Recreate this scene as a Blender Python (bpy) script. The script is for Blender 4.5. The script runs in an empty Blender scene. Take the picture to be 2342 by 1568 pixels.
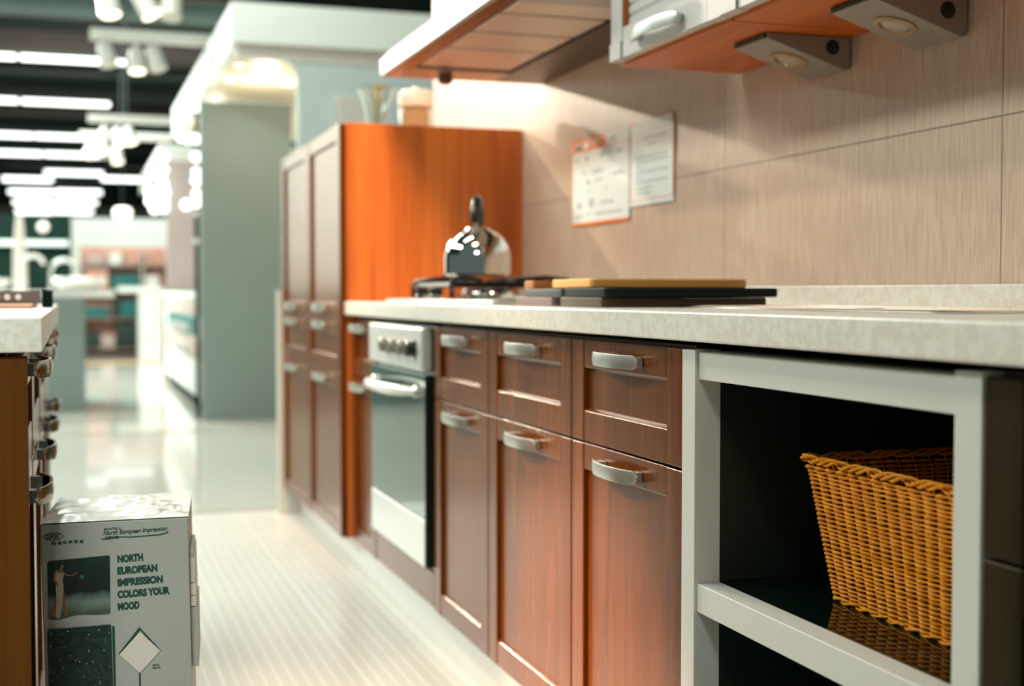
import bpy, bmesh, math, random
from mathutils import Vector, Matrix
random.seed(7)
S = bpy.context.scene
COL = S.collection
PI = math.pi

# ------------------------------------------------------------------ camera
cam_d = bpy.data.cameras.new('camera')
cam = bpy.data.objects.new('camera', cam_d)
COL.objects.link(cam)
cam_d.sensor_width = 36.0
cam_d.lens = 46.42
cam_d.clip_start = 0.02
cam_d.clip_end = 300
cam.location = (0, 0, 0.848)
cam.rotation_euler = (math.radians(90 - 2.1428), 0, math.radians(-18.4457))
cam_d.dof.use_dof = True
cam_d.dof.focus_distance = 1.75
cam_d.dof.aperture_fstop = 3.2
S.camera = cam

# ------------------------------------------------------------------ world, exposure, large lights
W = bpy.data.worlds.new('hall_ambience')
S.world = W
W.use_nodes = True
bg = W.node_tree.nodes['Background']
bg.inputs[0].default_value = (0.74, 0.95, 0.86, 1)
bg.inputs[1].default_value = 0.15
S.view_settings.view_transform = 'Standard'
S.view_settings.look = 'None'
S.view_settings.gamma = 1.0
S.view_settings.exposure = 0.0
S.view_settings.use_curve_mapping = False

WARM = (1.0, 0.66, 0.38)
SOFT_WARM = (1.0, 0.82, 0.62)
COOL = (0.93, 1.0, 0.93)

def area(name, loc, sx, sy, power, color, rot=(0, 0, 0)):
    l = bpy.data.lights.new(name, 'AREA')
    l.shape = 'RECTANGLE'
    l.size, l.size_y = sx, sy
    l.energy = power
    l.color = color
    o = bpy.data.objects.new(name, l)
    o.location = loc
    o.rotation_euler = rot
    COL.objects.link(o)
    return o

def spot(name, loc, target, power, color, angle=70, blend=0.5, radius=0.035):
    l = bpy.data.lights.new(name, 'SPOT')
    l.energy = power
    l.color = color
    l.spot_size = math.radians(angle)
    l.spot_blend = blend
    l.shadow_soft_size = radius
    o = bpy.data.objects.new(name, l)
    o.location = loc
    o.rotation_euler = (Vector(target) - Vector(loc)).to_track_quat('-Z', 'Y').to_euler()
    COL.objects.link(o)
    return o

# fluorescent rows of the hall overhead (long tubes across the aisle), plus added fill lamps
area('hall_tubes_near', (0.2, 3.2, 3.9), 2.6, 0.25, 34, COOL)
area('hall_tubes_left', (-3.2, 5.0, 3.8), 0.5, 4.4, 280, COOL, (0, math.radians(-28), 0))
area('hall_tubes_mid', (-0.2, 6.4, 3.9), 3.0, 0.3, 80, COOL)
area('hall_tubes_far', (-1.0, 10.5, 3.9), 5.0, 0.4, 190, COOL)
area('reflection_wall_fill', (-2.6, 13.4, 3.9), 5.0, 0.6, 850, COOL, (math.radians(5), 0, 0))  # added lamp that brightens the unseen white wall mirrored in the doors
area('hall_tubes_deep', (0.5, 22.0, 3.9), 10.0, 0.6, 340, COOL)
entry = area('entry_fill', (-1.1, -1.6, 3.1), 1.6, 0.3, 22, COOL, (math.radians(54), 0, 0))  # added fill from behind the camera for the carton and island end
entry.data.spread = math.radians(52)
area('shelves_fill', (0.6, 15.2, 3.7), 4.0, 0.4, 220, COOL, (math.radians(48), 0, 0))  # added fill tilted at the far shelving to brighten its front
# halogen track spots over the aisle
spot('halogen_gable', (0.42, 2.30, 2.62), (1.02, 3.95, 1.14), 330, WARM, 36, 0.8, 0.36)
spot('halogen_wall', (-0.40, 5.93, 2.58), (1.35, 2.65, 0.90), 290, SOFT_WARM, 46, 0.7)
spot('halogen_far', (-0.20, 8.6, 2.66), (1.35, 2.8, 1.05), 430, SOFT_WARM, 26, 0.7)
spot('halogen_floor', (-0.30, 2.55, 2.62), (0.60, 2.30, 0.0), 200, SOFT_WARM, 36, 1.0, 0.06)
spot('halogen_island', (-1.45, 2.45, 2.32), (0.80, 2.06, 0.0), 1350, WARM, 20, 1.0, 0.05)

# ------------------------------------------------------------------ materials
MATS = {}
def new_mat(name):
    m = bpy.data.materials.new(name)
    m.use_nodes = True
    nt = m.node_tree
    b = nt.nodes['Principled BSDF']
    MATS[name] = m
    return m, nt, b

def plain(name, col, rough=0.5, metal=0.0, coat=0.0, bump=0.0, bscale=200, var=0.06, vscale=6, spec=0.5):
    m, nt, b = new_mat(name)
    b.inputs['Roughness'].default_value = rough
    b.inputs['Metallic'].default_value = metal
    b.inputs['Coat Weight'].default_value = coat
    b.inputs['Specular IOR Level'].default_value = spec
    tc = nt.nodes.new('ShaderNodeTexCoord')
    n = nt.nodes.new('ShaderNodeTexNoise')
    n.inputs['Scale'].default_value = vscale
    nt.links.new(tc.outputs['Object'], n.inputs['Vector'])
    r = nt.nodes.new('ShaderNodeValToRGB')
    r.color_ramp.elements[0].position = 0.3
    r.color_ramp.elements[1].position = 0.7
    r.color_ramp.elements[0].color = tuple(c * (1 - var) for c in col) + (1,)
    r.color_ramp.elements[1].color = tuple(min(1, c * (1 + var)) for c in col) + (1,)
    nt.links.new(n.outputs['Fac'], r.inputs[0])
    nt.links.new(r.outputs[0], b.inputs['Base Color'])
    if bump:
        n2 = nt.nodes.new('ShaderNodeTexNoise')
        n2.inputs['Scale'].default_value = bscale
        nt.links.new(tc.outputs['Object'], n2.inputs['Vector'])
        bp = nt.nodes.new('ShaderNodeBump')
        bp.inputs['Strength'].default_value = bump
        bp.inputs['Distance'].default_value = 0.001
        nt.links.new(n2.outputs['Fac'], bp.inputs['Height'])
        nt.links.new(bp.outputs[0], b.inputs['Normal'])
    return m

def wood(name, dark, light, scale=(14, 14, 1.1), rough=0.3, coat=0.25, coat_rough=0.2, fine=0.5, spec=0.5, tint=None):
    m, nt, b = new_mat(name)
    if tint: b.inputs['Specular Tint'].default_value = tint + (1,)
    b.inputs['Roughness'].default_value = rough
    b.inputs['Coat Weight'].default_value = coat
    b.inputs['Coat Roughness'].default_value = coat_rough
    b.inputs['Specular IOR Level'].default_value = spec
    tc = nt.nodes.new('ShaderNodeTexCoord')
    mp = nt.nodes.new('ShaderNodeMapping')
    mp.inputs['Scale'].default_value = scale
    nt.links.new(tc.outputs['Object'], mp.inputs['Vector'])
    n1 = nt.nodes.new('ShaderNodeTexNoise')
    n1.inputs['Scale'].default_value = 1.0
    n1.inputs['Detail'].default_value = 4
    n1.inputs['Distortion'].default_value = 0.6
    nt.links.new(mp.outputs[0], n1.inputs['Vector'])
    mp2 = nt.nodes.new('ShaderNodeMapping')
    mp2.inputs['Scale'].default_value = tuple(s * 9 for s in scale)
    nt.links.new(tc.outputs['Object'], mp2.inputs['Vector'])
    n2 = nt.nodes.new('ShaderNodeTexNoise')
    n2.inputs['Scale'].default_value = 1.0
    n2.inputs['Detail'].default_value = 3
    nt.links.new(mp2.outputs[0], n2.inputs['Vector'])
    mx = nt.nodes.new('ShaderNodeMix')
    mx.data_type = 'FLOAT'
    mx.inputs[0].default_value = fine * 0.6
    nt.links.new(n1.outputs['Fac'], mx.inputs[2])
    nt.links.new(n2.outputs['Fac'], mx.inputs[3])
    r = nt.nodes.new('ShaderNodeValToRGB')
    r.color_ramp.elements[0].position = 0.32
    r.color_ramp.elements[1].position = 0.68
    r.color_ramp.elements[0].color = dark + (1,)
    r.color_ramp.elements[1].color = light + (1,)
    nt.links.new(mx.outputs[0], r.inputs[0])
    nt.links.new(r.outputs[0], b.inputs['Base Color'])
    return m

def stone(name, base, speck, dark, rough=0.3, s1=90, s2=260):
    m, nt, b = new_mat(name)
    b.inputs['Roughness'].default_value = rough
    tc = nt.nodes.new('ShaderNodeTexCoord')
    n1 = nt.nodes.new('ShaderNodeTexNoise')
    n1.inputs['Scale'].default_value = s1
    n1.inputs['Detail'].default_value = 4
    nt.links.new(tc.outputs['Object'], n1.inputs['Vector'])
    r1 = nt.nodes.new('ShaderNodeValToRGB')
    r1.color_ramp.elements[0].position = 0.42
    r1.color_ramp.elements[1].position = 0.60
    r1.color_ramp.elements[0].color = base + (1,)
    r1.color_ramp.elements[1].color = speck + (1,)
    nt.links.new(n1.outputs['Fac'], r1.inputs[0])
    v = nt.nodes.new('ShaderNodeTexVoronoi')
    v.inputs['Scale'].default_value = s2
    nt.links.new(tc.outputs['Object'], v.inputs['Vector'])
    r2 = nt.nodes.new('ShaderNodeValToRGB')
    r2.color_ramp.elements[0].position = 0.16
    r2.color_ramp.elements[1].position = 0.30
    r2.color_ramp.elements[0].color = (1, 1, 1, 1)
    r2.color_ramp.elements[1].color = (0, 0, 0, 1)
    nt.links.new(v.outputs['Distance'], r2.inputs[0])
    n3 = nt.nodes.new('ShaderNodeTexNoise')
    n3.inputs['Scale'].default_value = s2 * 0.7
    nt.links.new(tc.outputs['Object'], n3.inputs['Vector'])
    gt = nt.nodes.new('ShaderNodeMath')
    gt.operation = 'GREATER_THAN'
    gt.inputs[1].default_value = 0.58
    nt.links.new(n3.outputs['Fac'], gt.inputs[0])
    mu = nt.nodes.new('ShaderNodeMath')
    mu.operation = 'MULTIPLY'
    nt.links.new(gt.outputs[0], mu.inputs[0])
    nt.links.new(r2.outputs[0], mu.inputs[1])
    mx = nt.nodes.new('ShaderNodeMix')
    mx.data_type = 'RGBA'
    nt.links.new(mu.outputs[0], mx.inputs[0])
    nt.links.new(r1.outputs[0], mx.inputs[6])
    mx.inputs[7].default_value = dark + (1,)
    nt.links.new(mx.outputs[2], b.inputs['Base Color'])
    return m

def brushed(name, col, rough=0.32, axis_scale=(4, 4, 400), metal=1.0):
    m, nt, b = new_mat(name)
    b.inputs['Metallic'].default_value = metal
    tc = nt.nodes.new('ShaderNodeTexCoord')
    mp = nt.nodes.new('ShaderNodeMapping')
    mp.inputs['Scale'].default_value = axis_scale
    nt.links.new(tc.outputs['Object'], mp.inputs['Vector'])
    n = nt.nodes.new('ShaderNodeTexNoise')
    n.inputs['Scale'].default_value = 1
    nt.links.new(mp.outputs[0], n.inputs['Vector'])
    mr = nt.nodes.new('ShaderNodeMapRange')
    mr.inputs[3].default_value = rough * 0.8
    mr.inputs[4].default_value = rough * 1.25
    nt.links.new(n.outputs['Fac'], mr.inputs[0])
    nt.links.new(mr.outputs[0], b.inputs['Roughness'])
    b.inputs['Base Color'].default_value = col + (1,)
    return m

def emit(name, col, strength):
    m, nt, b = new_mat(name)
    b.inputs['Base Color'].default_value = (0.8, 0.8, 0.8, 1)
    b.inputs['Emission Color'].default_value = col + (1,)
    b.inputs['Emission Strength'].default_value = strength
    return m

def glass(name, col, rough=0.02, ior=1.45):
    m, nt, b = new_mat(name)
    b.inputs['Base Color'].default_value = col + (1,)
    b.inputs['Transmission Weight'].default_value = 1.0
    b.inputs['Roughness'].default_value = rough
    b.inputs['IOR'].default_value = ior
    return m

def lines_mask(nt, src, period, width, offset=0.0):
    """1 on a line every `period` metres of the scalar socket src"""
    a = nt.nodes.new('ShaderNodeMath'); a.operation = 'ADD'; a.inputs[1].default_value = 1000 * period - offset
    nt.links.new(src, a.inputs[0])
    d = nt.nodes.new('ShaderNodeMath'); d.operation = 'MODULO'; d.inputs[1].default_value = period
    nt.links.new(a.outputs[0], d.inputs[0])
    l = nt.nodes.new('ShaderNodeMath'); l.operation = 'LESS_THAN'; l.inputs[1].default_value = width
    nt.links.new(d.outputs[0], l.inputs[0])
    return l.outputs[0]

def maxm(nt, a, b):
    m = nt.nodes.new('ShaderNodeMath'); m.operation = 'MAXIMUM'
    nt.links.new(a, m.inputs[0]); nt.links.new(b, m.inputs[1])
    return m.outputs[0]

def tile_wall_mat():
    m, nt, b = new_mat('wall_tile')
    b.inputs['Roughness'].default_value = 0.34
    tc = nt.nodes.new('ShaderNodeTexCoord')
    sp = nt.nodes.new('ShaderNodeSeparateXYZ')
    nt.links.new(tc.outputs['Object'], sp.inputs[0])
    mp = nt.nodes.new('ShaderNodeMapping')
    mp.inputs['Scale'].default_value = (1, 260, 16)
    nt.links.new(tc.outputs['Object'], mp.inputs['Vector'])
    n = nt.nodes.new('ShaderNodeTexNoise'); n.inputs['Scale'].default_value = 1.0; n.inputs['Detail'].default_value = 3
    nt.links.new(mp.outputs[0], n.inputs['Vector'])
    r = nt.nodes.new('ShaderNodeValToRGB')
    r.color_ramp.elements[0].position = 0.34; r.color_ramp.elements[1].position = 0.66
    r.color_ramp.elements[0].color = (0.49, 0.355, 0.255, 1)
    r.color_ramp.elements[1].color = (0.63, 0.475, 0.365, 1)
    nt.links.new(n.outputs['Fac'], r.inputs[0])
    lz = lines_mask(nt, sp.outputs['Z'], 0.60, 0.003, 1.1165)
    ly = lines_mask(nt, sp.outputs['Y'], 0.30, 0.0022, 1.676)
    ly2 = lines_mask(nt, sp.outputs['Y'], 0.90, 0.003, 1.676)
    k = maxm(nt, lz, ly2)
    h = nt.nodes.new('ShaderNodeMath'); h.operation = 'MULTIPLY'; h.inputs[1].default_value = 0.25
    nt.links.new(ly, h.inputs[0])
    k = maxm(nt, k, h.outputs[0])
    sc = nt.nodes.new('ShaderNodeMath'); sc.operation = 'MULTIPLY'; sc.inputs[1].default_value = 0.75
    nt.links.new(k, sc.inputs[0])
    mx = nt.nodes.new('ShaderNodeMix'); mx.data_type = 'RGBA'
    nt.links.new(sc.outputs[0], mx.inputs[0])
    nt.links.new(r.outputs[0], mx.inputs[6])
    mx.inputs[7].default_value = (0.10, 0.075, 0.05, 1)
    nt.links.new(mx.outputs[2], b.inputs['Base Color'])
    bp = nt.nodes.new('ShaderNodeBump'); bp.inputs['Strength'].default_value = 0.25; bp.inputs['Distance'].default_value = 0.001
    nt.links.new(n.outputs['Fac'], bp.inputs['Height'])
    nt.links.new(bp.outputs[0], b.inputs['Normal'])
    return m

def mosaic_floor_mat():
    m, nt, b = new_mat('floor_mosaic')
    b.inputs['Roughness'].default_value = 0.30
    tc = nt.nodes.new('ShaderNodeTexCoord')
    sp = nt.nodes.new('ShaderNodeSeparateXYZ')
    nt.links.new(tc.outputs['Object'], sp.inputs[0])
    n = nt.nodes.new('ShaderNodeTexNoise'); n.inputs['Scale'].default_value = 2.2; n.inputs['Detail'].default_value = 3
    nt.links.new(tc.outputs['Object'], n.inputs['Vector'])
    r = nt.nodes.new('ShaderNodeValToRGB')
    r.color_ramp.elements[0].position = 0.35; r.color_ramp.elements[1].position = 0.65
    r.color_ramp.elements[0].color = (0.62, 0.595, 0.53, 1)
    r.color_ramp.elements[1].color = (0.68, 0.64, 0.56, 1)
    nt.links.new(n.outputs['Fac'], r.inputs[0])
    lx = lines_mask(nt, sp.outputs['X'], 0.030, 0.0045)
    lx2 = lines_mask(nt, sp.outputs['X'], 0.30, 0.009)
    ly = lines_mask(nt, sp.outputs['Y'], 0.030, 0.003)
    hy = nt.nodes.new('ShaderNodeMath'); hy.operation = 'MULTIPLY'; hy.inputs[1].default_value = 0.35
    nt.links.new(ly, hy.inputs[0])
    k = maxm(nt, maxm(nt, lx, lx2), hy.outputs[0])
    mx = nt.nodes.new('ShaderNodeMix'); mx.data_type = 'RGBA'
    nt.links.new(k, mx.inputs[0])
    nt.links.new(r.outputs[0], mx.inputs[6])
    mx.inputs[7].default_value = (0.78, 0.785, 0.73, 1)
    nt.links.new(mx.outputs[2], b.inputs['Base Color'])
    bp = nt.nodes.new('ShaderNodeBump'); bp.inputs['Strength'].default_value = 0.15; bp.inputs['Distance'].default_value = 0.001
    bp.invert = True
    nt.links.new(k, bp.inputs['Height'])
    nt.links.new(bp.outputs[0], b.inputs['Normal'])
    return m

def print_mat():
    """the night scene printed on the carton: dark sky, pale ground mist"""
    m, nt, b = new_mat('carton_picture')
    b.inputs['Roughness'].default_value = 0.4
    tc = nt.nodes.new('ShaderNodeTexCoord')
    sp = nt.nodes.new('ShaderNodeSeparateXYZ')
    nt.links.new(tc.outputs['Generated'], sp.inputs[0])
    n = nt.nodes.new('ShaderNodeTexNoise'); n.inputs['Scale'].default_value = 3; n.inputs['Detail'].default_value = 5
    nt.links.new(tc.outputs['Generated'], n.inputs['Vector'])
    a = nt.nodes.new('ShaderNodeMath'); a.operation = 'MULTIPLY_ADD'; a.inputs[1].default_value = 0.25; a.inputs[2].default_value = -0.12
    nt.links.new(n.outputs['Fac'], a.inputs[0])
    a2 = nt.nodes.new('ShaderNodeMath'); a2.operation = 'ADD'
    nt.links.new(sp.outputs['Z'], a2.inputs[0]); nt.links.new(a.outputs[0], a2.inputs[1])
    r = nt.nodes.new('ShaderNodeValToRGB')
    e = r.color_ramp.elements
    e[0].position = 0.0; e[0].color = (0.05, 0.08, 0.06, 1)
    e[1].position = 1.0; e[1].color = (0.004, 0.03, 0.02, 1)
    x = e.new(0.12); x.color = (0.07, 0.09, 0.06, 1)
    x = e.new(0.27); x.color = (0.17, 0.24, 0.20, 1)
    x = e.new(0.36); x.color = (0.07, 0.11, 0.09, 1)
    x = e.new(0.42); x.color = (0.003, 0.012, 0.008, 1)
    x = e.new(0.75); x.color = (0.003, 0.016, 0.011, 1)
    nt.links.new(a2.outputs[0], r.inputs[0])
    nt.links.new(r.outputs[0], b.inputs['Base Color'])
    return m

M = {}
M['veneer'] = wood('cherry_veneer', (0.085, 0.021, 0.003), (0.165, 0.045, 0.007), (26, 26, 1.6), 0.23, 0.0, 0.20, 0.5, 0.42, (1.0, 0.45, 0.18))
M['laminate'] = wood('orange_laminate', (0.40, 0.074, 0.006), (0.86, 0.235, 0.036), (13, 13, 0.5), 0.42, 0.0)
M['laminate_y'] = wood('orange_laminate_long', (0.40, 0.072, 0.002), (0.66, 0.150, 0.004), (16, 0.9, 16), 0.42, 0.0)
M['shaded_veneer'] = wood('shaded_cherry_veneer', (0.012, 0.008, 0.0022), (0.028, 0.016, 0.004), (26, 26, 1.6), 0.4, 0.0, 0.2, 0.5, 0.12)  # cherry veneer again, with the shade at the near end painted in
M['island_wood'] = wood('island_wood', (0.066, 0.020, 0.0014), (0.12, 0.038, 0.0026), (18, 18, 0.8), 0.5, 0.0, 0.2, 0.5, 0.1)
M['quartz'] = stone('speckled_quartz', (0.76, 0.74, 0.67), (0.70, 0.635, 0.53), (0.50, 0.40, 0.28), 0.28, 80, 420)
M['black_stone'] = stone('black_speckled_stone', (0.004, 0.018, 0.011), (0.008, 0.035, 0.022), (0.62, 0.62, 0.45), 0.3, 120, 300)
M['steel'] = brushed('brushed_steel', (0.62, 0.63, 0.60), 0.33, (300, 3, 300))
M['steel_v'] = brushed('brushed_steel_panel', (0.72, 0.73, 0.70), 0.30, (3, 3, 300), 0.35)
M['knob_bronze'] = plain('bronze_steel', (0.26, 0.23, 0.20), 0.35, 0.8, var=0.02)
M['island_handle'] = plain('island_handle_steel', (0.34, 0.36, 0.34), 0.16, 1.0, var=0.02)
M['satin'] = plain('satin_aluminium', (0.62, 0.64, 0.60), 0.36, 0.9)
M['chrome'] = plain('polished_chrome', (0.78, 0.78, 0.76), 0.06, 1.0, var=0.01)
M['white_paint'] = plain('white_paint', (0.60, 0.59, 0.535), 0.5, 0, 0, 0.05, 300, 0.02)
M['white_front'] = plain('white_satin_front', (0.58, 0.56, 0.54), 0.5, 0, 0.0, var=0.02)
M['plinth'] = plain('pale_plinth', (0.62, 0.62, 0.56), 0.3, 0.0, 0.3, var=0.02)
M['dark_green'] = plain('near_black_lining', (0.0025, 0.012, 0.007), 0.5, var=0.1)
M['black_gloss'] = plain('black_glass_shelf', (0.002, 0.008, 0.005), 0.04, var=0.02)
M['black'] = plain('black_plastic', (0.004, 0.010, 0.008), 0.25, var=0.05)
M['black_iron'] = plain('black_enamel', (0.006, 0.011, 0.009), 0.28, var=0.05)
M['oven_glass'] = plain('oven_door_glass', (0.006, 0.045, 0.03), 0.08, 0, 0.6, var=0.02)
M['enamel_white'] = plain('white_handle', (0.80, 0.79, 0.74), 0.2, 0, 0.3, var=0.01)
M['hood_strip'] = plain('hood_strip', (0.36, 0.38, 0.36), 0.4, 0.2, var=0.02)
M['hood_steel'] = brushed('hood_steel', (0.50, 0.47, 0.43), 0.38, (3, 200, 3))
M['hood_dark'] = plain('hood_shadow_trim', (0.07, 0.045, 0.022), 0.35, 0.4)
M['hood_trim'] = plain('hood_trim', (0.20, 0.13, 0.075), 0.22, 0.9, var=0.05)
M['filter'] = brushed('hood_filter', (0.78, 0.66, 0.55), 0.42, (3, 300, 3), 0.85)
M['wall_tile'] = tile_wall_mat()
M['mosaic'] = mosaic_floor_mat()
M['far_floor'] = plain('polished_beige_tile', (0.66, 0.65, 0.58), 0.10, 0, 0.3, var=0.03, vscale=0.6)
M['ceiling'] = plain('dark_green_ceiling', (0.006, 0.028, 0.019), 0.7, var=0.3, vscale=1.2)
M['beam'] = plain('grey_green_beam', (0.007, 0.019, 0.013), 0.6, var=0.25, vscale=1.5)
M['rust_beam'] = plain('brown_duct', (0.030, 0.016, 0.011), 0.6, var=0.25, vscale=1.5)
M['booth_white'] = plain('booth_white', (0.80, 0.85, 0.79), 0.5, var=0.02, vscale=1)
M['booth_blue'] = plain('booth_pale_blue', (0.52, 0.60, 0.57), 0.5, var=0.03, vscale=1)
M['booth_beige'] = plain('booth_beige', (0.62, 0.58, 0.52), 0.5, var=0.03, vscale=1)
M['soffit'] = plain('booth_soffit', (0.80, 0.66, 0.46), 0.45, var=0.04, vscale=2)
M['grey_panel'] = plain('grey_green_panel', (0.175, 0.222, 0.205), 0.5, var=0.05, vscale=1.2)
M['pink_panel'] = plain('dusty_pink_panel', (0.42, 0.34, 0.32), 0.5, var=0.06, vscale=1.5)
M['hall_white'] = plain('hall_white', (0.64, 0.68, 0.63), 0.6, var=0.06, vscale=0.5)
M['teal'] = plain('teal_card', (0.004, 0.13, 0.12), 0.5, var=0.1)
M['peach'] = plain('peach_card', (0.62, 0.33, 0.24), 0.6, var=0.12)
M['mauve'] = plain('mauve_card', (0.50, 0.38, 0.34), 0.6, var=0.12)
M['darkbox'] = plain('dark_card', (0.015, 0.035, 0.024), 0.6, var=0.2)
M['track_white'] = plain('track_white', (0.56, 0.56, 0.51), 0.4, var=0.02)
M['tube'] = emit('tube_glow', (0.95, 1.0, 0.94), 4.0)
M['spot_glow'] = emit('halogen_glow', (1.0, 0.85, 0.58), 3.0)
M['bulb'] = emit('bulb_glow', (0.93, 1.0, 0.93), 2.6)
M['downlight'] = emit('downlight_glow', (1.0, 0.90, 0.72), 2.4)
M['paper'] = plain('white_paper', (0.80, 0.82, 0.76), 0.6, var=0.02)
M['orange_ink'] = plain('orange_ink', (0.90, 0.20, 0.005), 0.5, var=0.02)
M['grey_ink'] = plain('grey_ink', (0.48, 0.50, 0.50), 0.6, var=0.05)
M['dark_ink'] = plain('dark_ink', (0.12, 0.13, 0.16), 0.6, var=0.05)
M['carton'] = plain('grey_carton', (0.39, 0.40, 0.36), 0.45, 0, 0, 0.04, 250, 0.03)
M['print_ink'] = plain('dark_green_ink', (0.004, 0.055, 0.036), 0.5, var=0.02)
M['gown'] = plain('printed_gown', (0.40, 0.31, 0.22), 0.5, var=0.15, vscale=80)
M['skin'] = plain('printed_skin', (0.20, 0.10, 0.045), 0.5, var=0.1, vscale=60)
M['hair'] = plain('printed_hair', (0.012, 0.014, 0.008), 0.5, var=0.05)
M['star'] = plain('printed_star', (0.03, 0.16, 0.12), 0.5, var=0.05)
M['picture'] = print_mat()
M['diamond'] = plain('pale_sample_tile', (0.70, 0.63, 0.57), 0.45, var=0.01)
M['board'] = wood('pale_board', (0.80, 0.36, 0.07), (0.95, 0.50, 0.13), (6, 60, 60), 0.5, 0.0)
M['board_dark'] = wood('brown_board', (0.05, 0.028, 0.012), (0.10, 0.05, 0.02), (6, 60, 60), 0.5, 0.0)
M['board_black'] = plain('black_slab', (0.003, 0.010, 0.007), 0.6, var=0.05, spec=0.2)
M['board_grey'] = plain('grey_slab', (0.07, 0.08, 0.075), 0.45, var=0.05)
M['board_mauve'] = plain('mauve_slab', (0.24, 0.16, 0.14), 0.45, var=0.05)
M['board_orange'] = wood('orange_board', (0.50, 0.17, 0.035), (0.68, 0.26, 0.06), (6, 60, 60), 0.5, 0.0)
M['wicker'] = wood('wicker_cane', (0.66, 0.18, 0.003), (1.0, 0.40, 0.010), (60, 60, 60), 0.6, 0.0, 0.2, 0.5, 0.25)
M['lens'] = plain('frosted_lens', (0.42, 0.36, 0.30), 0.3, var=0.02)
M['lens_ring'] = plain('warm_lens_ring', (0.40, 0.26, 0.14), 0.35, 0.4, var=0.02)
M['lamp_grey'] = plain('lamp_aluminium', (0.28, 0.245, 0.20), 0.38, 0.25, var=0.03)
M['clear'] = glass('clear_glass', (0.92, 0.97, 0.94))
M['amber'] = plain('amber_filling', (0.85, 0.52, 0.30), 0.5, var=0.05)
M['stem'] = plain('plant_stem', (0.30, 0.28, 0.02), 0.5, var=0.2)
M['leaf'] = plain('plant_leaf', (0.42, 0.45, 0.02), 0.5, var=0.2)
M['brown_cup'] = plain('brown_cup', (0.14, 0.05, 0.02), 0.3, var=0.1)
M['threshold'] = plain('brown_threshold', (0.28, 0.25, 0.18), 0.4, var=0.1)
M['yellow'] = plain('yellow_line', (0.75, 0.50, 0.20), 0.5, var=0.1)
M['backdrop'] = plain('black_backdrop', (0.002, 0.012, 0.008), 0.7, var=0.2, spec=0.1)
M['tray'] = plain('mauve_tray', (0.14, 0.095, 0.085), 0.5, var=0.1)

def wrap_mat():
    m, nt, b = new_mat('silver_wrap')
    b.inputs['Base Color'].default_value = (0.52, 0.54, 0.50, 1)
    b.inputs['Metallic'].default_value = 0.3
    b.inputs['Roughness'].default_value = 0.22
    tc = nt.nodes.new('ShaderNodeTexCoord')
    v = nt.nodes.new('ShaderNodeTexVoronoi'); v.inputs['Scale'].default_value = 14
    nt.links.new(tc.outputs['Object'], v.inputs['Vector'])
    bp = nt.nodes.new('ShaderNodeBump'); bp.inputs['Strength'].default_value = 0.3; bp.inputs['Distance'].default_value = 0.006
    nt.links.new(v.outputs['Distance'], bp.inputs['Height'])
    nt.links.new(bp.outputs[0], b.inputs['Normal'])
    return m
M['wrap'] = wrap_mat()

# ------------------------------------------------------------------ mesh helpers
ORG = {}                                             # world offset of a thing and of everything under it

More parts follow.
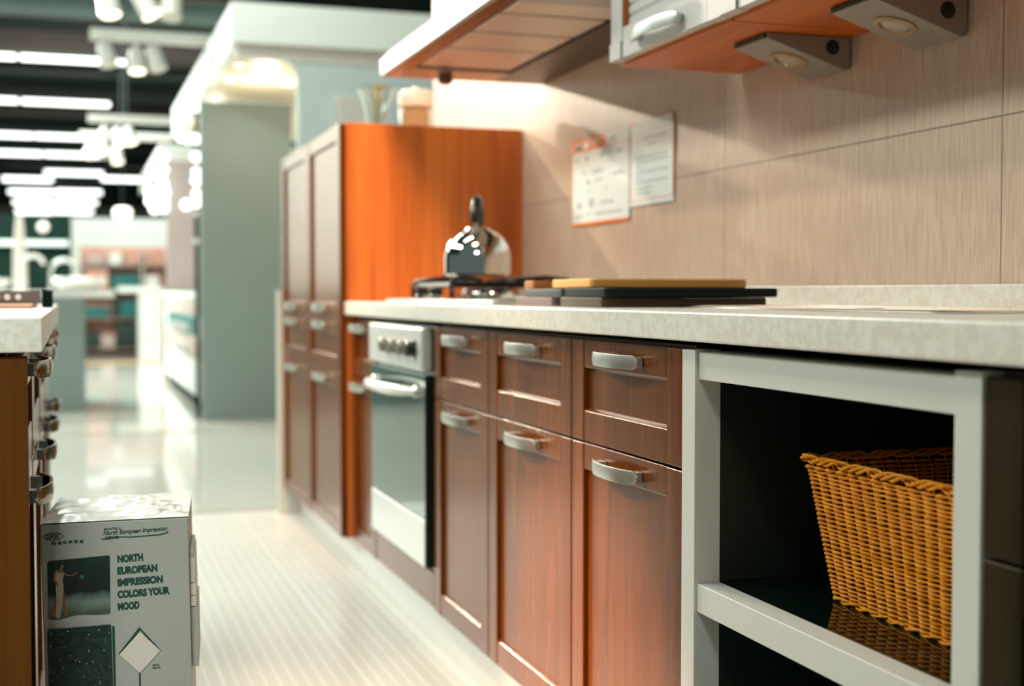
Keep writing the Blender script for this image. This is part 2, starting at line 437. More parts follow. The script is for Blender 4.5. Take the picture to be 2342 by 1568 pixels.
class MB:
    def __init__(self):
        self.v, self.f = [], []
    def add(self, vs, fs):
        k = len(self.v)
        self.v += [tuple(p) for p in vs]
        self.f += [tuple(i + k for i in f) for f in fs]
        return self
    def box(self, x0, x1, y0, y1, z0, z1):
        vs = [(x0, y0, z0), (x1, y0, z0), (x1, y1, z0), (x0, y1, z0), (x0, y0, z1), (x1, y0, z1), (x1, y1, z1), (x0, y1, z1)]
        return self.add(vs, [(0, 3, 2, 1), (4, 5, 6, 7), (0, 1, 5, 4), (1, 2, 6, 5), (2, 3, 7, 6), (3, 0, 4, 7)])
    def prism(self, pts, axis, a, b):
        """polygon given in the two other axes (in x,y,z order), extruded along axis from a to b"""
        n = len(pts)
        def P(p, t):
            q = list(p)
            q.insert('xyz'.index(axis), t)
            return q
        vs = [P(p, a) for p in pts] + [P(p, b) for p in pts]
        fs = [tuple(range(n)), tuple(range(2 * n - 1, n - 1, -1))]
        fs += [(i, (i + 1) % n, n + (i + 1) % n, n + i)[::-1] for i in range(n)]
        return self.add(vs, fs)
    def tube(self, path, r, seg=10, closed=False, cap=True):
        P = [Vector(p) for p in path]
        n = len(P)
        rs = r if isinstance(r, (list, tuple)) else [r] * n
        vs, fs = [], []
        prev = None
        for i in range(n):
            if closed:
                t = (P[(i + 1) % n] - P[i - 1]).normalized()
            else:
                t = (P[min(i + 1, n - 1)] - P[max(i - 1, 0)]).normalized()
            if prev is None:
                up = Vector((0, 0, 1)) if abs(t.z) < 0.9 else Vector((1, 0, 0))
                a = t.cross(up).normalized()
            else:
                a = (prev - t * prev.dot(t)).normalized()
            prev = a
            b = t.cross(a)
            for k in range(seg):
                an = 2 * PI * k / seg
                vs.append(P[i] + (a * math.cos(an) + b * math.sin(an)) * rs[i])
        m = n if closed else n - 1
        for i in range(m):
            j = (i + 1) % n
            for k in range(seg):
                l = (k + 1) % seg
                fs.append((i * seg + k, i * seg + l, j * seg + l, j * seg + k))
        if cap and not closed:
            fs.append(tuple(range(seg))[::-1])
            fs.append(tuple((n - 1) * seg + k for k in range(seg)))
        return self.add(vs, fs)
    def lathe(self, prof, c, seg=28, axis='z'):
        """prof: (radius, height) pairs from bottom to top"""
        vs, fs = [], []
        for (r, h) in prof:
            for k in range(seg):
                an = 2 * PI * k / seg
                u, w = r * math.cos(an), r * math.sin(an)
                vs.append({'z': (c[0] + u, c[1] + w, c[2] + h), 'x': (c[0] + h, c[1] + u, c[2] + w), 'y': (c[0] + w, c[1] + h, c[2] + u)}[axis])
        for i in range(len(prof) - 1):
            for k in range(seg):
                l = (k + 1) % seg
                fs.append((i * seg + k, i * seg + l, (i + 1) * seg + l, (i + 1) * seg + k))
        fs.append(tuple(range(seg))[::-1])
        n = len(prof) - 1
        fs.append(tuple(n * seg + k for k in range(seg)))
        return self.add(vs, fs)
    def build(self, name, mat, parent=None, bevel=0.0, smooth=False, bseg=2):
        me = bpy.data.meshes.new(name)
        o = bpy.data.objects.new(name, me)
        off = ORG.get(parent, Vector((0, 0, 0))) if parent else Vector((0, 0, 0))
        me.from_pydata([Vector(p) - off for p in self.v], [], self.f)
        bm = bmesh.new(); bm.from_mesh(me)
        bmesh.ops.remove_doubles(bm, verts=bm.verts, dist=1e-6)
        bmesh.ops.recalc_face_normals(bm, faces=bm.faces)
        bm.to_mesh(me); bm.free()
        me.materials.append(M[mat] if isinstance(mat, str) else mat)
        COL.objects.link(o)
        if parent:
            o.parent = parent
            ORG[o] = off
        if smooth:
            for p in me.polygons: p.use_smooth = True
        if bevel:
            b = o.modifiers.new('bevel', 'BEVEL')
            b.width = bevel; b.segments = bseg; b.limit_method = 'ANGLE'; b.angle_limit = math.radians(40)
            for p in me.polygons: p.use_smooth = True
            w = o.modifiers.new('wn', 'WEIGHTED_NORMAL'); w.keep_sharp = True
        elif smooth:
            try:
                me.set_sharp_from_angle(angle=math.radians(40))
            except Exception:
                pass
        return o

def box(name, mat, x0, x1, y0, y1, z0, z1, parent=None, bevel=0.0):
    return MB().box(x0, x1, y0, y1, z0, z1).build(name, mat, parent, bevel)

def tag(o, label=None, cat=None, group=None, kind=None):
    if label: o['label'] = label
    if cat: o['category'] = cat
    if group: o['group'] = group
    if kind: o['kind'] = kind
    return o

def thing(name, loc, label, cat, group=None):
    o = bpy.data.objects.new(name, None)
    o.empty_display_size = 0.05
    o.location = loc
    COL.objects.link(o)
    ORG[o] = Vector(loc)
    return tag(o, label, cat, group)

def copy_tree(o, parent=None):
    c = o.copy()
    COL.objects.link(c)
    if parent is not None:
        c.parent = parent
    for ch in list(o.children):
        copy_tree(ch, c)
    return c

def text_mesh(name, body, size, mat, parent, fit=None, bold=0.0, shear=0.0, height=None, smear=0.0):
    """lettering as a flat mesh in its own x-y plane; fit = wanted width, height = wanted height"""
    cu = bpy.data.curves.new(name, 'FONT')
    cu.body = body; cu.size = size; cu.extrude = 0.0002; cu.offset = bold; cu.shear = shear
    cu.resolution_u = 4
    to = bpy.data.objects.new(name + '_tmp', cu)
    COL.objects.link(to)
    dg = bpy.context.evaluated_depsgraph_get()
    dg.update()
    me = bpy.data.meshes.new_from_object(to.evaluated_get(dg))
    bpy.data.objects.remove(to)
    xs = [v.co.x for v in me.vertices] or [0, 1]
    ys = [v.co.y for v in me.vertices] or [0, 1]
    sx = fit / (max(xs) - min(xs)) if fit else 1.0
    sy = height / (max(ys) - min(ys)) if height else sx
    for v in me.vertices:
        v.co.x = (v.co.x - min(xs)) * sx
        v.co.y *= sy
    if smear:
        bm = bmesh.new(); bm.from_mesh(me)
        for dx in (smear, -smear):
            g = bmesh.ops.duplicate(bm, geom=bm.verts[:len(me.vertices)] + [e for e in bm.edges][:len(me.edges)] + [f for f in bm.faces][:len(me.polygons)])
            bmesh.ops.translate(bm, vec=(dx, dx * 0.3, -0.00001 if dx > 0 else 0.00001), verts=[v for v in g['geom'] if isinstance(v, bmesh.types.BMVert)])
        bm.to_mesh(me); bm.free()
    me.materials.clear()
    me.materials.append(M[mat])
    o = bpy.data.objects.new(name, me)
    COL.objects.link(o)
    if parent: o.parent = parent
    return o

def struct(o):
    o['kind'] = 'structure'
    return o

# ------------------------------------------------------------------ setting
XW = 1.345            # tiled wall face
XF = 0.80             # base cabinet door face
struct(box('floor', 'mosaic', -4.0, 4.0, -2.5, 5.19, -0.10, 0.0))
struct(box('floor', 'far_floor', -14.0, 16.0, 5.215, 62.0, -0.10, 0.0))
struct(box('trim_1', 'threshold', -4.0, 4.0, 5.191, 5.214, -0.10, 0.002))
struct(box('trim_2', 'threshold', -4.0, 0.82, 8.30, 8.345, 0.0, 0.004))
struct(box('trim_3', 'yellow', -1.5, 3.5, 16.6, 17.0, 0.0, 0.004))
struct(box('wall_right', 'wall_tile', XW, XW + 0.12, 0.2, 5.0, 0.0, 2.75))
struct(box('wall_back', 'hall_white', -14.0, 16.0, 58.0, 58.3, 0.0, 4.6))
struct(box('ceiling', 'ceiling', -14.0, 16.0, 2.0, 58.0, 4.45, 4.6))
n = 4
for k, y in enumerate([9.6, 10.9, 12.2, 13.3, 14.6, 15.9, 18.3, 20.0, 22.6, 24.2, 27.0, 30.5, 34.5, 39.0, 44.0]):
    rust = k in (2, 6, 9)
    struct(box('trim_%d' % n, 'rust_beam' if rust else 'beam', -8, 8, y, y + (0.5 if rust else 0.28), 4.0 if not rust else 3.95, 4.25))
    n += 1

# ------------------------------------------------------------------ kitchen run: shared pieces
def handle_mb(yc, zc, xf, L=0.085, out=0.030, h=0.0105, t=0.0035):
    """bow handle on a face at x = xf that looks towards -x"""
    m = MB()
    N = 36
    vs, fs = [], []
    for i in range(N + 1):
        u = math.sin(PI / 2 * (-1 + 2 * i / N))
        e = max(0.0, (abs(u) - (1 - h / L)) / (h / L))
        hh = h * math.sqrt(max(0.004, 1 - e * e))
        d = 0.013 + (out - 0.013) * (1 - abs(u) ** 2.6)
        y = yc + u * L
        for (dx, dz) in ((d, -hh), (d + t * 0.4, 0), (d, hh), (d - t, hh), (d - t, -hh)):
            vs.append((xf - dx, y, zc + dz))
    for i in range(N):
        for k in range(5):
            l = (k + 1) % 5
            fs.append((i * 5 + k, i * 5 + l, (i + 1) * 5 + l, (i + 1) * 5 + k))
    fs.append((0, 1, 2, 3, 4)); fs.append(tuple(N * 5 + k for k in range(5)))
    m.add(vs, fs)
    for s in (-1, 1):
        y = yc + s * (L - 0.016)
        m.box(xf - 0.0165, xf, y - 0.009, y + 0.009, zc - h * 0.72, zc + h * 0.72)
    return m

def framed_front(name, parent, xf, y0, y1, z0, z1, zt, zb, st=0.053, mat='veneer', depth=0.009, th=0.020, stl=None):
    """a frame-and-panel front: zt = lower edge of the top rail, zb = upper edge of the bottom rail"""
    sl = st if stl is None else stl
    d = MB().box(xf + depth, xf + th, y0 + 0.001, y1 - 0.001, z0 + 0.001, z1 - 0.001).build(name, mat, parent)
    for (a, b) in ((y0, y0 + st), (y1 - sl, y1)):
        MB().box(xf, xf + th - 0.001, a, b, z0, z1).build('stile', mat, d, 0.0022)
    ya, yb = y0 + st + 0.0006, y1 - sl - 0.0006
    bv = 0.0055
    x1 = xf + th - 0.001
    x0 = xf + 0.0012
    MB().prism([(x0, zt + bv), (x0 + depth * 0.8, zt), (x1, zt), (x1, z1), (x0, z1)], 'y', ya, yb).build('rail', mat, d, 0.0012)
    MB().prism([(x0, z0), (x1, z0), (x1, zb), (x0 + depth * 0.8, zb), (x0, zb - bv)], 'y', ya, yb).build('rail', mat, d, 0.0012)
    return d

def base_cabinet(y0, y1, label, xf=XF, hy=None, mat='veneer'):
    t = thing('base_cabinet', (xf + 0.25, (y0 + y1) / 2, 0.104), label, 'cabinet', 'cherry wood base cabinets along the tiled wall')
    MB().box(xf + 0.021, 1.325, y0 + 0.001, y1 - 0.001, 0.105, 0.776).build('carcass', 'board_dark', t)
    g = 0.0015
    hy = (y0 + y1) / 2 if hy is None else hy
    dr = framed_front('drawer', t, xf, y0 + g, y1 - g, 0.6055, 0.772, 0.722, 0.660, mat=mat)
    handle_mb(hy, 0.746, xf).build('handle', 'satin', dr, 0.0008, True)
    do = framed_front('door', t, xf, y0 + g, y1 - g, 0.104, 0.6020, 0.554, 0.157, mat=mat)
    handle_mb(hy, 0.575, xf).build('handle', 'satin', do, 0.0008, True)
    return t

base_cabinet(1.652, 2.080, 'cherry wood base cabinet right beside the open white shelf unit')
base_cabinet(2.081, 2.550, 'middle cherry wood base cabinet of the three between oven and white shelf unit')
base_cabinet(2.551, 2.975, 'cherry wood base cabinet directly right of the built-in oven')
base_cabinet(3.600, 3.928, 'narrow cherry wood base cabinet between oven and tall cupboard', hy=3.79)
base_cabinet(0.62, 1.018, 'cherry wood base cabinet right of the open white shelf unit, shade painted into its colour', mat='shaded_veneer')

# plinth and worktop
tag(box('plinth', 'plinth', 0.832, 0.850, 0.35, 5.10, 0.0, 0.102, None, 0.001), 'long pale plinth board under the cherry wood cabinets', 'plinth')
t = thing('countertop', (1.06, 2.1, 0.784), 'long cream speckled stone countertop along the tiled wall', 'countertop')
MB().box(0.778, XW - 0.001, 0.35, 3.926, 0.784, 0.824).build('slab', 'quartz', t, 0.004, False, 3)
MB().box(1.329, XW - 0.0015, 0.35, 3.926, 0.8245, 0.8625).build('upstand', 'quartz', t, 0.002)
# inset sink rim on the worktop
t = thing('sink', (1.06, 1.72, 0.824), 'low steel sink with a bright rim set into the cream countertop', 'sink')
m = MB()
ox0, ox1, oy0, oy1 = 0.97, 1.26, 1.30, 2.06
def rr(x0, x1, y0, y1, r, z, k=5):
    out = []
    for (cx, cy, a0) in ((x1 - r, y1 - r, 0), (x0 + r, y1 - r, 90), (x0 + r, y0 + r, 180), (x1 - r, y0 + r, 270)):
        for i in range(k + 1):
            a = math.radians(a0 + 90 * i / k)
            out.append((cx + r * math.cos(a), cy + r * math.sin(a), z))
    return out
def loft(m, loops, cap0=False, cap1=False):
    n = len(loops[0])
    vs = [p for l in loops for p in l]
    fs = []
    for i in range(len(loops) - 1):
        for k in range(n):
            l = (k + 1) % n
            fs.append((i * n + k, i * n + l, (i + 1) * n + l, (i + 1) * n + k))
    if cap0: fs.append(tuple(range(n))[::-1])
    if cap1: fs.append(tuple((len(loops) - 1) * n + k for k in range(n)))
    return m.add(vs, fs)
loft(m, [rr(ox0, ox1, oy0, oy1, 0.04, 0.8242), rr(ox0, ox1, oy0, oy1, 0.04, 0.8268), rr(ox0 + 0.004, ox1 - 0.004, oy0 + 0.004, oy1 - 0.004, 0.04, 0.8285),
         rr(ox0 + 0.02, ox1 - 0.02, oy0 + 0.02, oy1 - 0.02, 0.035, 0.8280), rr(ox0 + 0.026, ox1 - 0.026, oy0 + 0.026, oy1 - 0.026, 0.035, 0.8246)], False, True)
m.build('rim', 'chrome', t, 0, True)
m = MB(); m.lathe([(0.022, 0), (0.022, 0.0014), (0.018, 0.0022)], (1.115, 1.68, 0.8247), 20)
m.build('drain', 'steel', t, 0, True)

# ------------------------------------------------------------------ built-in oven
t = thing('built_in_oven', (1.05, 3.29, 0.104), 'steel built-in oven with dark glass door and white bow handle', 'oven')
MB().box(0.815, 1.32, 2.99, 3.59, 0.106, 0.772).build('body', 'black', t)
MB().box(0.806, 0.8145, 2.978, 3.598, 0.106, 0.772).build('surround', 'black', t)
cp = MB().box(0.778, 0.8055, 3.004, 3.584, 0.664, 0.768).build('control_panel', 'steel_v', t, 0.007, False, 3)
for i, y in enumerate((3.352, 3.249, 3.152, 3.070)):
    k = MB()
    k.lathe([(0.023, 0.0), (0.022, -0.004), (0.0185, -0.006), (0.0175, -0.020), (0.0155, -0.022)], (0.7775, y, 0.716), 24, 'x')
    k.build('knob', 'black' if i == 3 else 'knob_bronze', cp, 0, True)
for y in (3.42, 3.20):
    MB().lathe([(0.003, 0), (0.003, -0.0015)], (0.7778, y, 0.748), 10, 'x').build('indicator_lamp', 'grey_ink', cp)
dr = MB().box(0.786, 0.8055, 3.004, 3.584, 0.314, 0.655).build('door', 'oven_glass', t, 0.002)
MB().box(0.785, 0.8055, 2.999, 3.0035, 0.200, 0.655).build('door_edge', 'black', t)
hp = []
for i in range(25):
    u = -1 + 2 * i / 24
    hp.append((0.782 - 0.046 * (1 - abs(u) ** 3.0), 3.297 + 0.235 * u, 0.613))
MB().tube(hp, [0.009 + 0.0055 * (1 - abs(-1 + 2 * i / 24) ** 4) for i in range(25)], 14).build('handle', 'enamel_white', dr, 0, True)
for s in (-1, 1):
    MB().lathe([(0.015, 0.004), (0.015, -0.004), (0.011, -0.008)], (0.782, 3.297 + 0.228 * s, 0.613), 16, 'x').build('handle_foot', 'satin', dr, 0, True)
MB().box(0.784, 0.8055, 3.004, 3.584, 0.200, 0.311).build('drawer_front', 'steel_v', t, 0.003)
MB().box(0.801, 0.8055, 2.979, 3.597, 0.108, 0.192).build('base_panel', 'veneer', t, 0.002)

# ------------------------------------------------------------------ open white shelf unit
t = thing('open_shelf_unit', (1.0, 1.33, 0.104), 'white framed open shelf unit with black lining under the countertop', 'cabinet')
MB().box(0.797, 0.836, 1.609, 1.649, 0.104, 0.772).build('post', 'white_paint', t, 0.0012)
MB().box(0.802, 0.838, 1.062, 1.6085, 0.732, 0.770).build('top_rail', 'white_paint', t, 0.0012)
MB().box(0.800, 0.838, 1.021, 1.0615, 0.104, 0.775).build('stile', 'white_paint', t, 0.0012)
MB().box(0.801, 0.836, 1.062, 1.6085, 0.416, 0.455).build('shelf_front', 'white_paint', t, 0.0015)
MB().box(0.803, 0.836, 1.062, 1.6085, 0.104, 0.140).build('bottom_rail', 'white_paint', t, 0.0012)
MB().box(0.8365, 1.30, 1.030, 1.6485, 0.440, 0.4548).build('shelf', 'black_gloss', t)
lin = MB()
lin.box(1.3005, 1.318, 1.030, 1.6485, 0.106, 0.772)
lin.build('back_panel', 'dark_green', t)
MB().box(0.8365, 1.30, 1.6092, 1.6485, 0.4555, 0.7690).build('side_lining', 'dark_green', t)
MB().box(0.8385, 1.30, 1.0225, 1.0600, 0.4555, 0.7690).build('side_lining', 'dark_green', t)
MB().box(0.8365, 1.30, 1.6092, 1.6485, 0.106, 0.4392).build('side_lining', 'dark_green', t)
MB().box(0.8385, 1.30, 1.0225, 1.0290, 0.106, 0.4392).build('side_lining', 'dark_green', t)
MB().box(0.8385, 1.30, 1.0605, 1.6085, 0.7560, 0.7715).build('top_lining', 'dark_green', t)
MB().box(0.8365, 1.30, 1.030, 1.6085, 0.106, 0.120).build('bottom_lining', 'dark_green', t)

# ------------------------------------------------------------------ wicker basket on the black shelf
def basket():
    t = thing('wicker_basket', (1.03, 1.31, 0.456), 'orange wicker basket standing on the black shelf in the white unit', 'basket')
    bx0, bx1, by0, by1 = 0.925, 1.14, 1.145, 1.462
    tx0, tx1, ty0, ty1 = 0.905, 1.165, 1.105, 1.498
    H0, H1 = 0.4575, 0.632
    def loop(s, npts, r=0.012):
        x0 = bx0 + (tx0 - bx0) * s; x1 = bx1 + (tx1 - bx1) * s
        y0 = by0 + (ty0 - by0) * s; y1 = by1 + (ty1 - by1) * s
        if s > 0.93:
            f = (s - 0.93) / 0.07
            y1 += 0.006 * f * f; x0 -= 0.004 * f
        per = 2 * (x1 - x0 + y1 - y0)
        out = []
        for i in range(npts):
            u = (i + 0.5) / npts * per
            if u < y1 - y0: p = (x0, y1 - u); nrm = (-1, 0)
            elif u < (y1 - y0) + (x1 - x0): p = (x0 + u - (y1 - y0), y0); nrm = (0, -1)
            elif u < 2 * (y1 - y0) + (x1 - x0): p = (x1, y0 + u - (y1 - y0) - (x1 - x0)); nrm = (1, 0)
            else: p = (x1 - (u - 2 * (y1 - y0) - (x1 - x0)), y1); nrm = (0, 1)
            out.append((p, nrm))
        return out
    NS = 52; per = 8
    npts = NS * per
    m = MB()
    rows = 31
    for j in range(rows):
        s = (j + 0.35) / (rows + 0.6)
        z = H0 + (H1 - H0) * s
        lp = loop(s, npts)
        path, rad = [], []
        for i, (p, nrm) in enumerate(lp):
            a = math.cos(2 * PI * i / per) * 0.0016
            rad.append(0.00205 + 0.00080 * math.cos(2 * PI * i / per))
            path.append((p[0] + nrm[0] * a + random.uniform(-.0002, .0002), p[1] + nrm[1] * a, z + 0.0006 * math.sin(i * 0.09 + j) + random.uniform(-.00025, .00025)))
        m.tube(path, rad, 5, True)
    w = m.build('weave', 'wicker', t, 0, True)
    m = MB()
    bot = loop(0.0, npts); mid = loop(0.9, npts); top = loop(1.0, npts)
    for k in range(NS):
        i = int(k * per + per // 2)
        for di in (0,):
            a, b, c = [(q[0][0] - q[1][0] * 0.0030, q[0][1] - q[1][1] * 0.0030) for q in (bot[(i + di) % npts], mid[(i + di) % npts], top[(i + di) % npts])]
            m.tube([(a[0], a[1], H0 - 0.001), (b[0], b[1], H0 + (H1 - H0) * 0.9), (c[0], c[1], H1)], 0.0011, 5)
    m.build('stakes', 'wicker', t, 0, True)
    m = MB()
    for ph in (0, PI, PI / 2):
        path = []
        lp = loop(1.0, npts)
        for i, (p, nrm) in enumerate(lp):
            a = math.cos(2 * PI * i / 22 + ph)
            b_ = math.sin(2 * PI * i / 22 + ph)
            path.append((p[0] + nrm[0] * 0.0035 * a, p[1] + nrm[1] * 0.0035 * a, H1 + 0.003 + 0.0042 * b_))
        m.tube(path, 0.0021, 6, True)
    m.build('rim', 'wicker', t, 0, True)
    m = MB()
    for ph in (0, PI):
        path = []
        for i, (p, nrm) in enumerate(loop(0.0, npts)):
            a = math.cos(2 * PI * i / 26 + ph); b_ = math.sin(2 * PI * i / 26 + ph)
            path.append((p[0] + nrm[0] * 0.003 * a, p[1] + nrm[1] * 0.003 * a, H0 + 0.0005 + 0.0026 * b_))
        m.tube(path, 0.0018, 6, True)
    m.build('foot_braid', 'wicker', t, 0, True)
    MB().box(bx0 + 0.004, bx1 - 0.004, by0 + 0.004, by1 - 0.004, 0.4582, 0.4612).build('base', 'wicker', t)
basket()

# ------------------------------------------------------------------ tall cupboards
XT = 0.766
def tall_cabinet(y0, y1, label, gable):
    t = thing('tall_cupboard', (1.05, (y0 + y1) / 2, 0.104), label, 'cupboard', 'cherry wood half-height cupboards at the end of the run')
    MB().box(XT + 0.021, 1.335, y0 + (0.021 if gable else 0.001), y1 - 0.001, 0.104, 1.352).build('carcass', 'laminate', t)
    if gable:
        MB().box(XT + 0.0205, XW - 0.001, y0 - 0.0005, y0 + 0.0205, 0.112, 1.360).build('gable_panel', 'laminate', t, 0.001)
    g = 0.0015
    ya, yb = y0 + (0.0 if gable else g), y1 - g
    yc = (y0 + y1) / 2 + 0.01
    u = framed_front('upper_door', t, XT, ya, yb, 0.777, 1.357, 1.306, 0.824)
    handle_mb(yc, 0.801, XT).build('handle', 'satin', u, 0.0008, True)
    d = framed_front('drawer', t, XT, ya, yb, 0.6125, 0.774, 0.722, 0.660)
    handle_mb(yc, 0.749, XT).build('handle', 'satin', d, 0.0008, True)
    d = framed_front('lower_door', t, XT, ya, yb, 0.110, 0.6095, 0.556, 0.150)
    handle_mb(yc, 0.582, XT).build('handle', 'satin', d, 0.0008, True)
    return t
t = tall_cabinet(3.930, 4.505, 'nearer half-height cherry wood cupboard with the orange end panel', True)
tall_cabinet(4.5055, 5.075, 'farther half-height cherry wood cupboard beside the grey partition', False)
tag(box('end_panel', 'white_paint', 0.748, 1.33, 5.078, 5.112, 0.0, 0.860, None, 0.001), 'low white end panel behind the farther cherry wood cupboard', 'panel')

# ------------------------------------------------------------------ gas hob, kettle, boards
t = thing('gas_hob', (1.07, 3.15, 0.824), 'gas hob with black pan supports set in the cream countertop', 'hob')
MB().box(0.845, 1.275, 2.66, 3.665, 0.8243, 0.8335).build('plate', 'steel_v', t, 0.002)
MB().box(0.868, 1.262, 2.68, 3.20, 0.8337, 0.8355).build('glass_top', 'black_gloss', t, 0.0005)
def grate(cx, cy, hw, z1=0.884):
    m = MB()
    z0 = 0.8375
    r = 0.0066
    for s in (-1, 1):
        for q in (-1, 1):
            m.tube([(cx + s * hw, cy + q * hw, z0), (cx + s * hw, cy + q * hw, z1 - 0.012), (cx + s * (hw - 0.006), cy + q * (hw - 0.006), z1 - 0.003), (cx + s * (hw - 0.05), cy + q * (hw - 0.05), z1 + 0.003), (cx + s * 0.045, cy + q * 0.045, z1 - 0.004)], r, 8)
    for s in (-1, 1):
        m.tube([(cx - hw, cy + s * hw, z1 - 0.014), (cx + hw, cy + s * hw, z1 - 0.014)], r * 0.9, 8)
        m.tube([(cx + s * hw, cy - hw, z1 - 0.014), (cx + s * hw, cy + hw, z1 - 0.014)], r * 0.9, 8)
    return m.build('pan_support', 'black_iron', t, 0, True)
grate(1.060, 3.480, 0.145)
grate(1.000, 3.145, 0.150, 0.8835)
for cy, cx in ((3.480, 1.060), (3.145, 1.000)):
    m = MB(); m.lathe([(0.062, 0), (0.062, 0.008), (0.052, 0.012), (0.05, 0.016)], (cx, cy, 0.8360), 28)
    b = m.build('burner', 'chrome', t, 0, True)
    m = MB(); m.lathe([(0.042, 0), (0.044, 0.003), (0.040, 0.008), (0.02, 0.010)], (cx, cy, 0.8521), 28)
    m.build('burner_cap', 'black_iron', b, 0, True)
for y, x in ((3.475, 0.902), (3.345, 0.905)):
    m = MB(); m.lathe([(0.021, 0), (0.021, 0.008), (0.018, 0.011)], (x, y, 0.8338), 24)
    k = m.build('knob', 'chrome', t, 0, True)
    m = MB(); m.lathe([(0.0175, 0), (0.0185, 0.004), (0.0185, 0.013), (0.014, 0.018), (0.006, 0.0195)], (x, y, 0.8449), 24)
    m.build('knob_cap', 'black', k, 0, True)

t = thing('kettle', (0.985, 3.16, 0.8845), 'shiny steel kettle with upright black handle on the gas hob', 'kettle')
kc = (0.975, 3.20, 0.8925)
m = MB()
m.lathe([(0.080, 0.0), (0.0845, 0.004), (0.0850, 0.045), (0.083, 0.060), (0.077, 0.078), (0.066, 0.095), (0.050, 0.108), (0.034, 0.115), (0.033, 0.117)], kc, 48)
m.build('body', 'chrome', t, 0, True)
m = MB()
m.lathe([(0.0325, 0.1165), (0.031, 0.120), (0.016, 0.1245), (0.006, 0.1255)], kc, 32)
m.build('lid', 'chrome', t, 0, True)
m = MB()
sp = [(kc[0] + 0.045, kc[1] + 0.045, kc[2] + 0.07), (kc[0] + 0.062, kc[1] + 0.062, kc[2] + 0.085), (kc[0] + 0.075, kc[1] + 0.075, kc[2] + 0.105)]
m.tube(sp, [0.018, 0.014, 0.011], 14)
m.build('spout', 'chrome', t, 0, True)
# the loop handle stands across the view: two steel straps, a black grip
a = math.radians(68)
hx, hy = math.cos(a), math.sin(a)
m = MB()
for s in (-1, 1):
    m.tube([(kc[0] + s * 0.052 * hx, kc[1] + s * 0.052 * hy, kc[2] + 0.104), (kc[0] + s * 0.054 * hx, kc[1] + s * 0.054 * hy, kc[2] + 0.135)], 0.006, 10)
m.build('handle_strap', 'chrome', t, 0, True)
m = MB()
gp, gr = [], []
for i in range(21):
    u = PI * i / 20
    gp.append((kc[0] + math.cos(u) * 0.056 * hx, kc[1] + math.cos(u) * 0.056 * hy, kc[2] + 0.130 + 0.058 * math.sin(u) ** 0.75))
    gr.append(0.0155 - 0.003 * abs(math.cos(u)))
m.tube(gp, gr, 14)
m.build('handle_grip', 'black', t, 0, True)

def slab(name, mat, x0, x1, y0, y1, z0, z1, r, label, group, rot=0.0):
    m = MB()
    e = 0.002
    loft(m, [rr(x0 + e, x1 - e, y0 + e, y1 - e, r, z0), rr(x0, x1, y0, y1, r, z0 + e), rr(x0, x1, y0, y1, r, z1 - e), rr(x0 + e, x1 - e, y0 + e, y1 - e, r, z1)], True, True)
    o = m.build(name, mat, None, 0, True)
    return tag(o, label, 'board', group)
G = 'sample boards stacked on the countertop'
zb = 0.8245
slab('sample_board', 'board_dark', 0.868, 1.19, 2.115, 2.318, zb, zb + 0.0165, 0.004, 'dark brown board at the bottom of the stack nearest the sink', G)
slab('sample_board', 'board_black', 0.868, 1.205, 2.095, 2.302, zb + 0.017, zb + 0.0335, 0.012, 'black round-edged slab in the middle of the stack nearest the sink', G)
slab('sample_board', 'board', 0.872, 1.185, 2.175, 2.378, zb + 0.034, zb + 0.0500, 0.010, 'pale orange chopping board on top of the stack nearest the sink', G)
slab('sample_board', 'board_mauve', 0.872, 1.13, 2.375, 2.590, zb, zb + 0.0160, 0.004, 'mauve brown board at the bottom of the stack nearest the hob', G)
slab('sample_board', 'board_grey', 0.872, 1.13, 2.325, 2.535, zb + 0.0165, zb + 0.0320, 0.006, 'dark grey slab in the middle of the stack nearest the hob', G)
slab('sample_board', 'board_orange', 0.880, 1.10, 2.505, 2.560, zb + 0.0325, zb + 0.0490, 0.004, 'small orange brown board on top of the stack nearest the hob', G)

# ------------------------------------------------------------------ extractor hood
t = thing('extractor_hood', (1.1, 3.2, 1.472), 'steel extractor hood with four filter panels above the gas hob', 'hood')
HY0, HY1 = 2.615, 3.752
HX0 = 0.852
z0 = 1.472
m = MB()
m.prism([(HX0, z0 + 0.002), (HX0 + 0.012, z0), (HX0 + 0.012, z0 + 0.052), (HX0, z0 + 0.048)], 'y', HY0, HY1)
m.build('front_strip', 'hood_strip', t, 0.001)
MB().box(HX0 + 0.0125, HX0 + 0.058, HY0 + 0.002, HY1 - 0.002, z0, z0 + 0.020).build('front_frame', 'hood_trim', t, 0.001)
MB().box(HX0 + 0.059, 1.189, HY0 + 0.086, HY1 - 0.166, z0 + 0.0185, z0 + 0.0205).build('filter_backing', 'hood_dark', t)
MB().box(1.190, XW - 0.002, HY0 + 0.002, HY1 - 0.002, z0 + 0.0, z0 + 0.018).build('rear_panel', 'hood_dark', t, 0.002)
for (a, b) in ((HY0 + 0.002, HY0 + 0.085), (HY1 - 0.165, HY1 - 0.002)):
    MB().box(HX0 + 0.0585, 1.1895, a, b, z0, z0 + 0.020).build('end_frame', 'hood_steel', t, 0.001)
ys = [2.705, 2.842, 3.062, 3.276, 3.565]
for i in range(4):
    MB().box(HX0 + 0.070, 1.180, ys[i] + 0.010, ys[i + 1] - 0.010, z0 + 0.004, z0 + 0.018).build('filter_panel', 'filter', t, 0.002)
m = MB()
m.prism([(HX0 + 0.012, z0 + 0.053), (XW - 0.002, z0 + 0.023), (XW - 0.002, z0 + 0.30), (1.16, z0 + 0.30), (HX0 + 0.02, z0 + 0.068)], 'y', HY0 + 0.004, HY1 - 0.004)
m.build('canopy', 'hood_steel', t, 0.002)
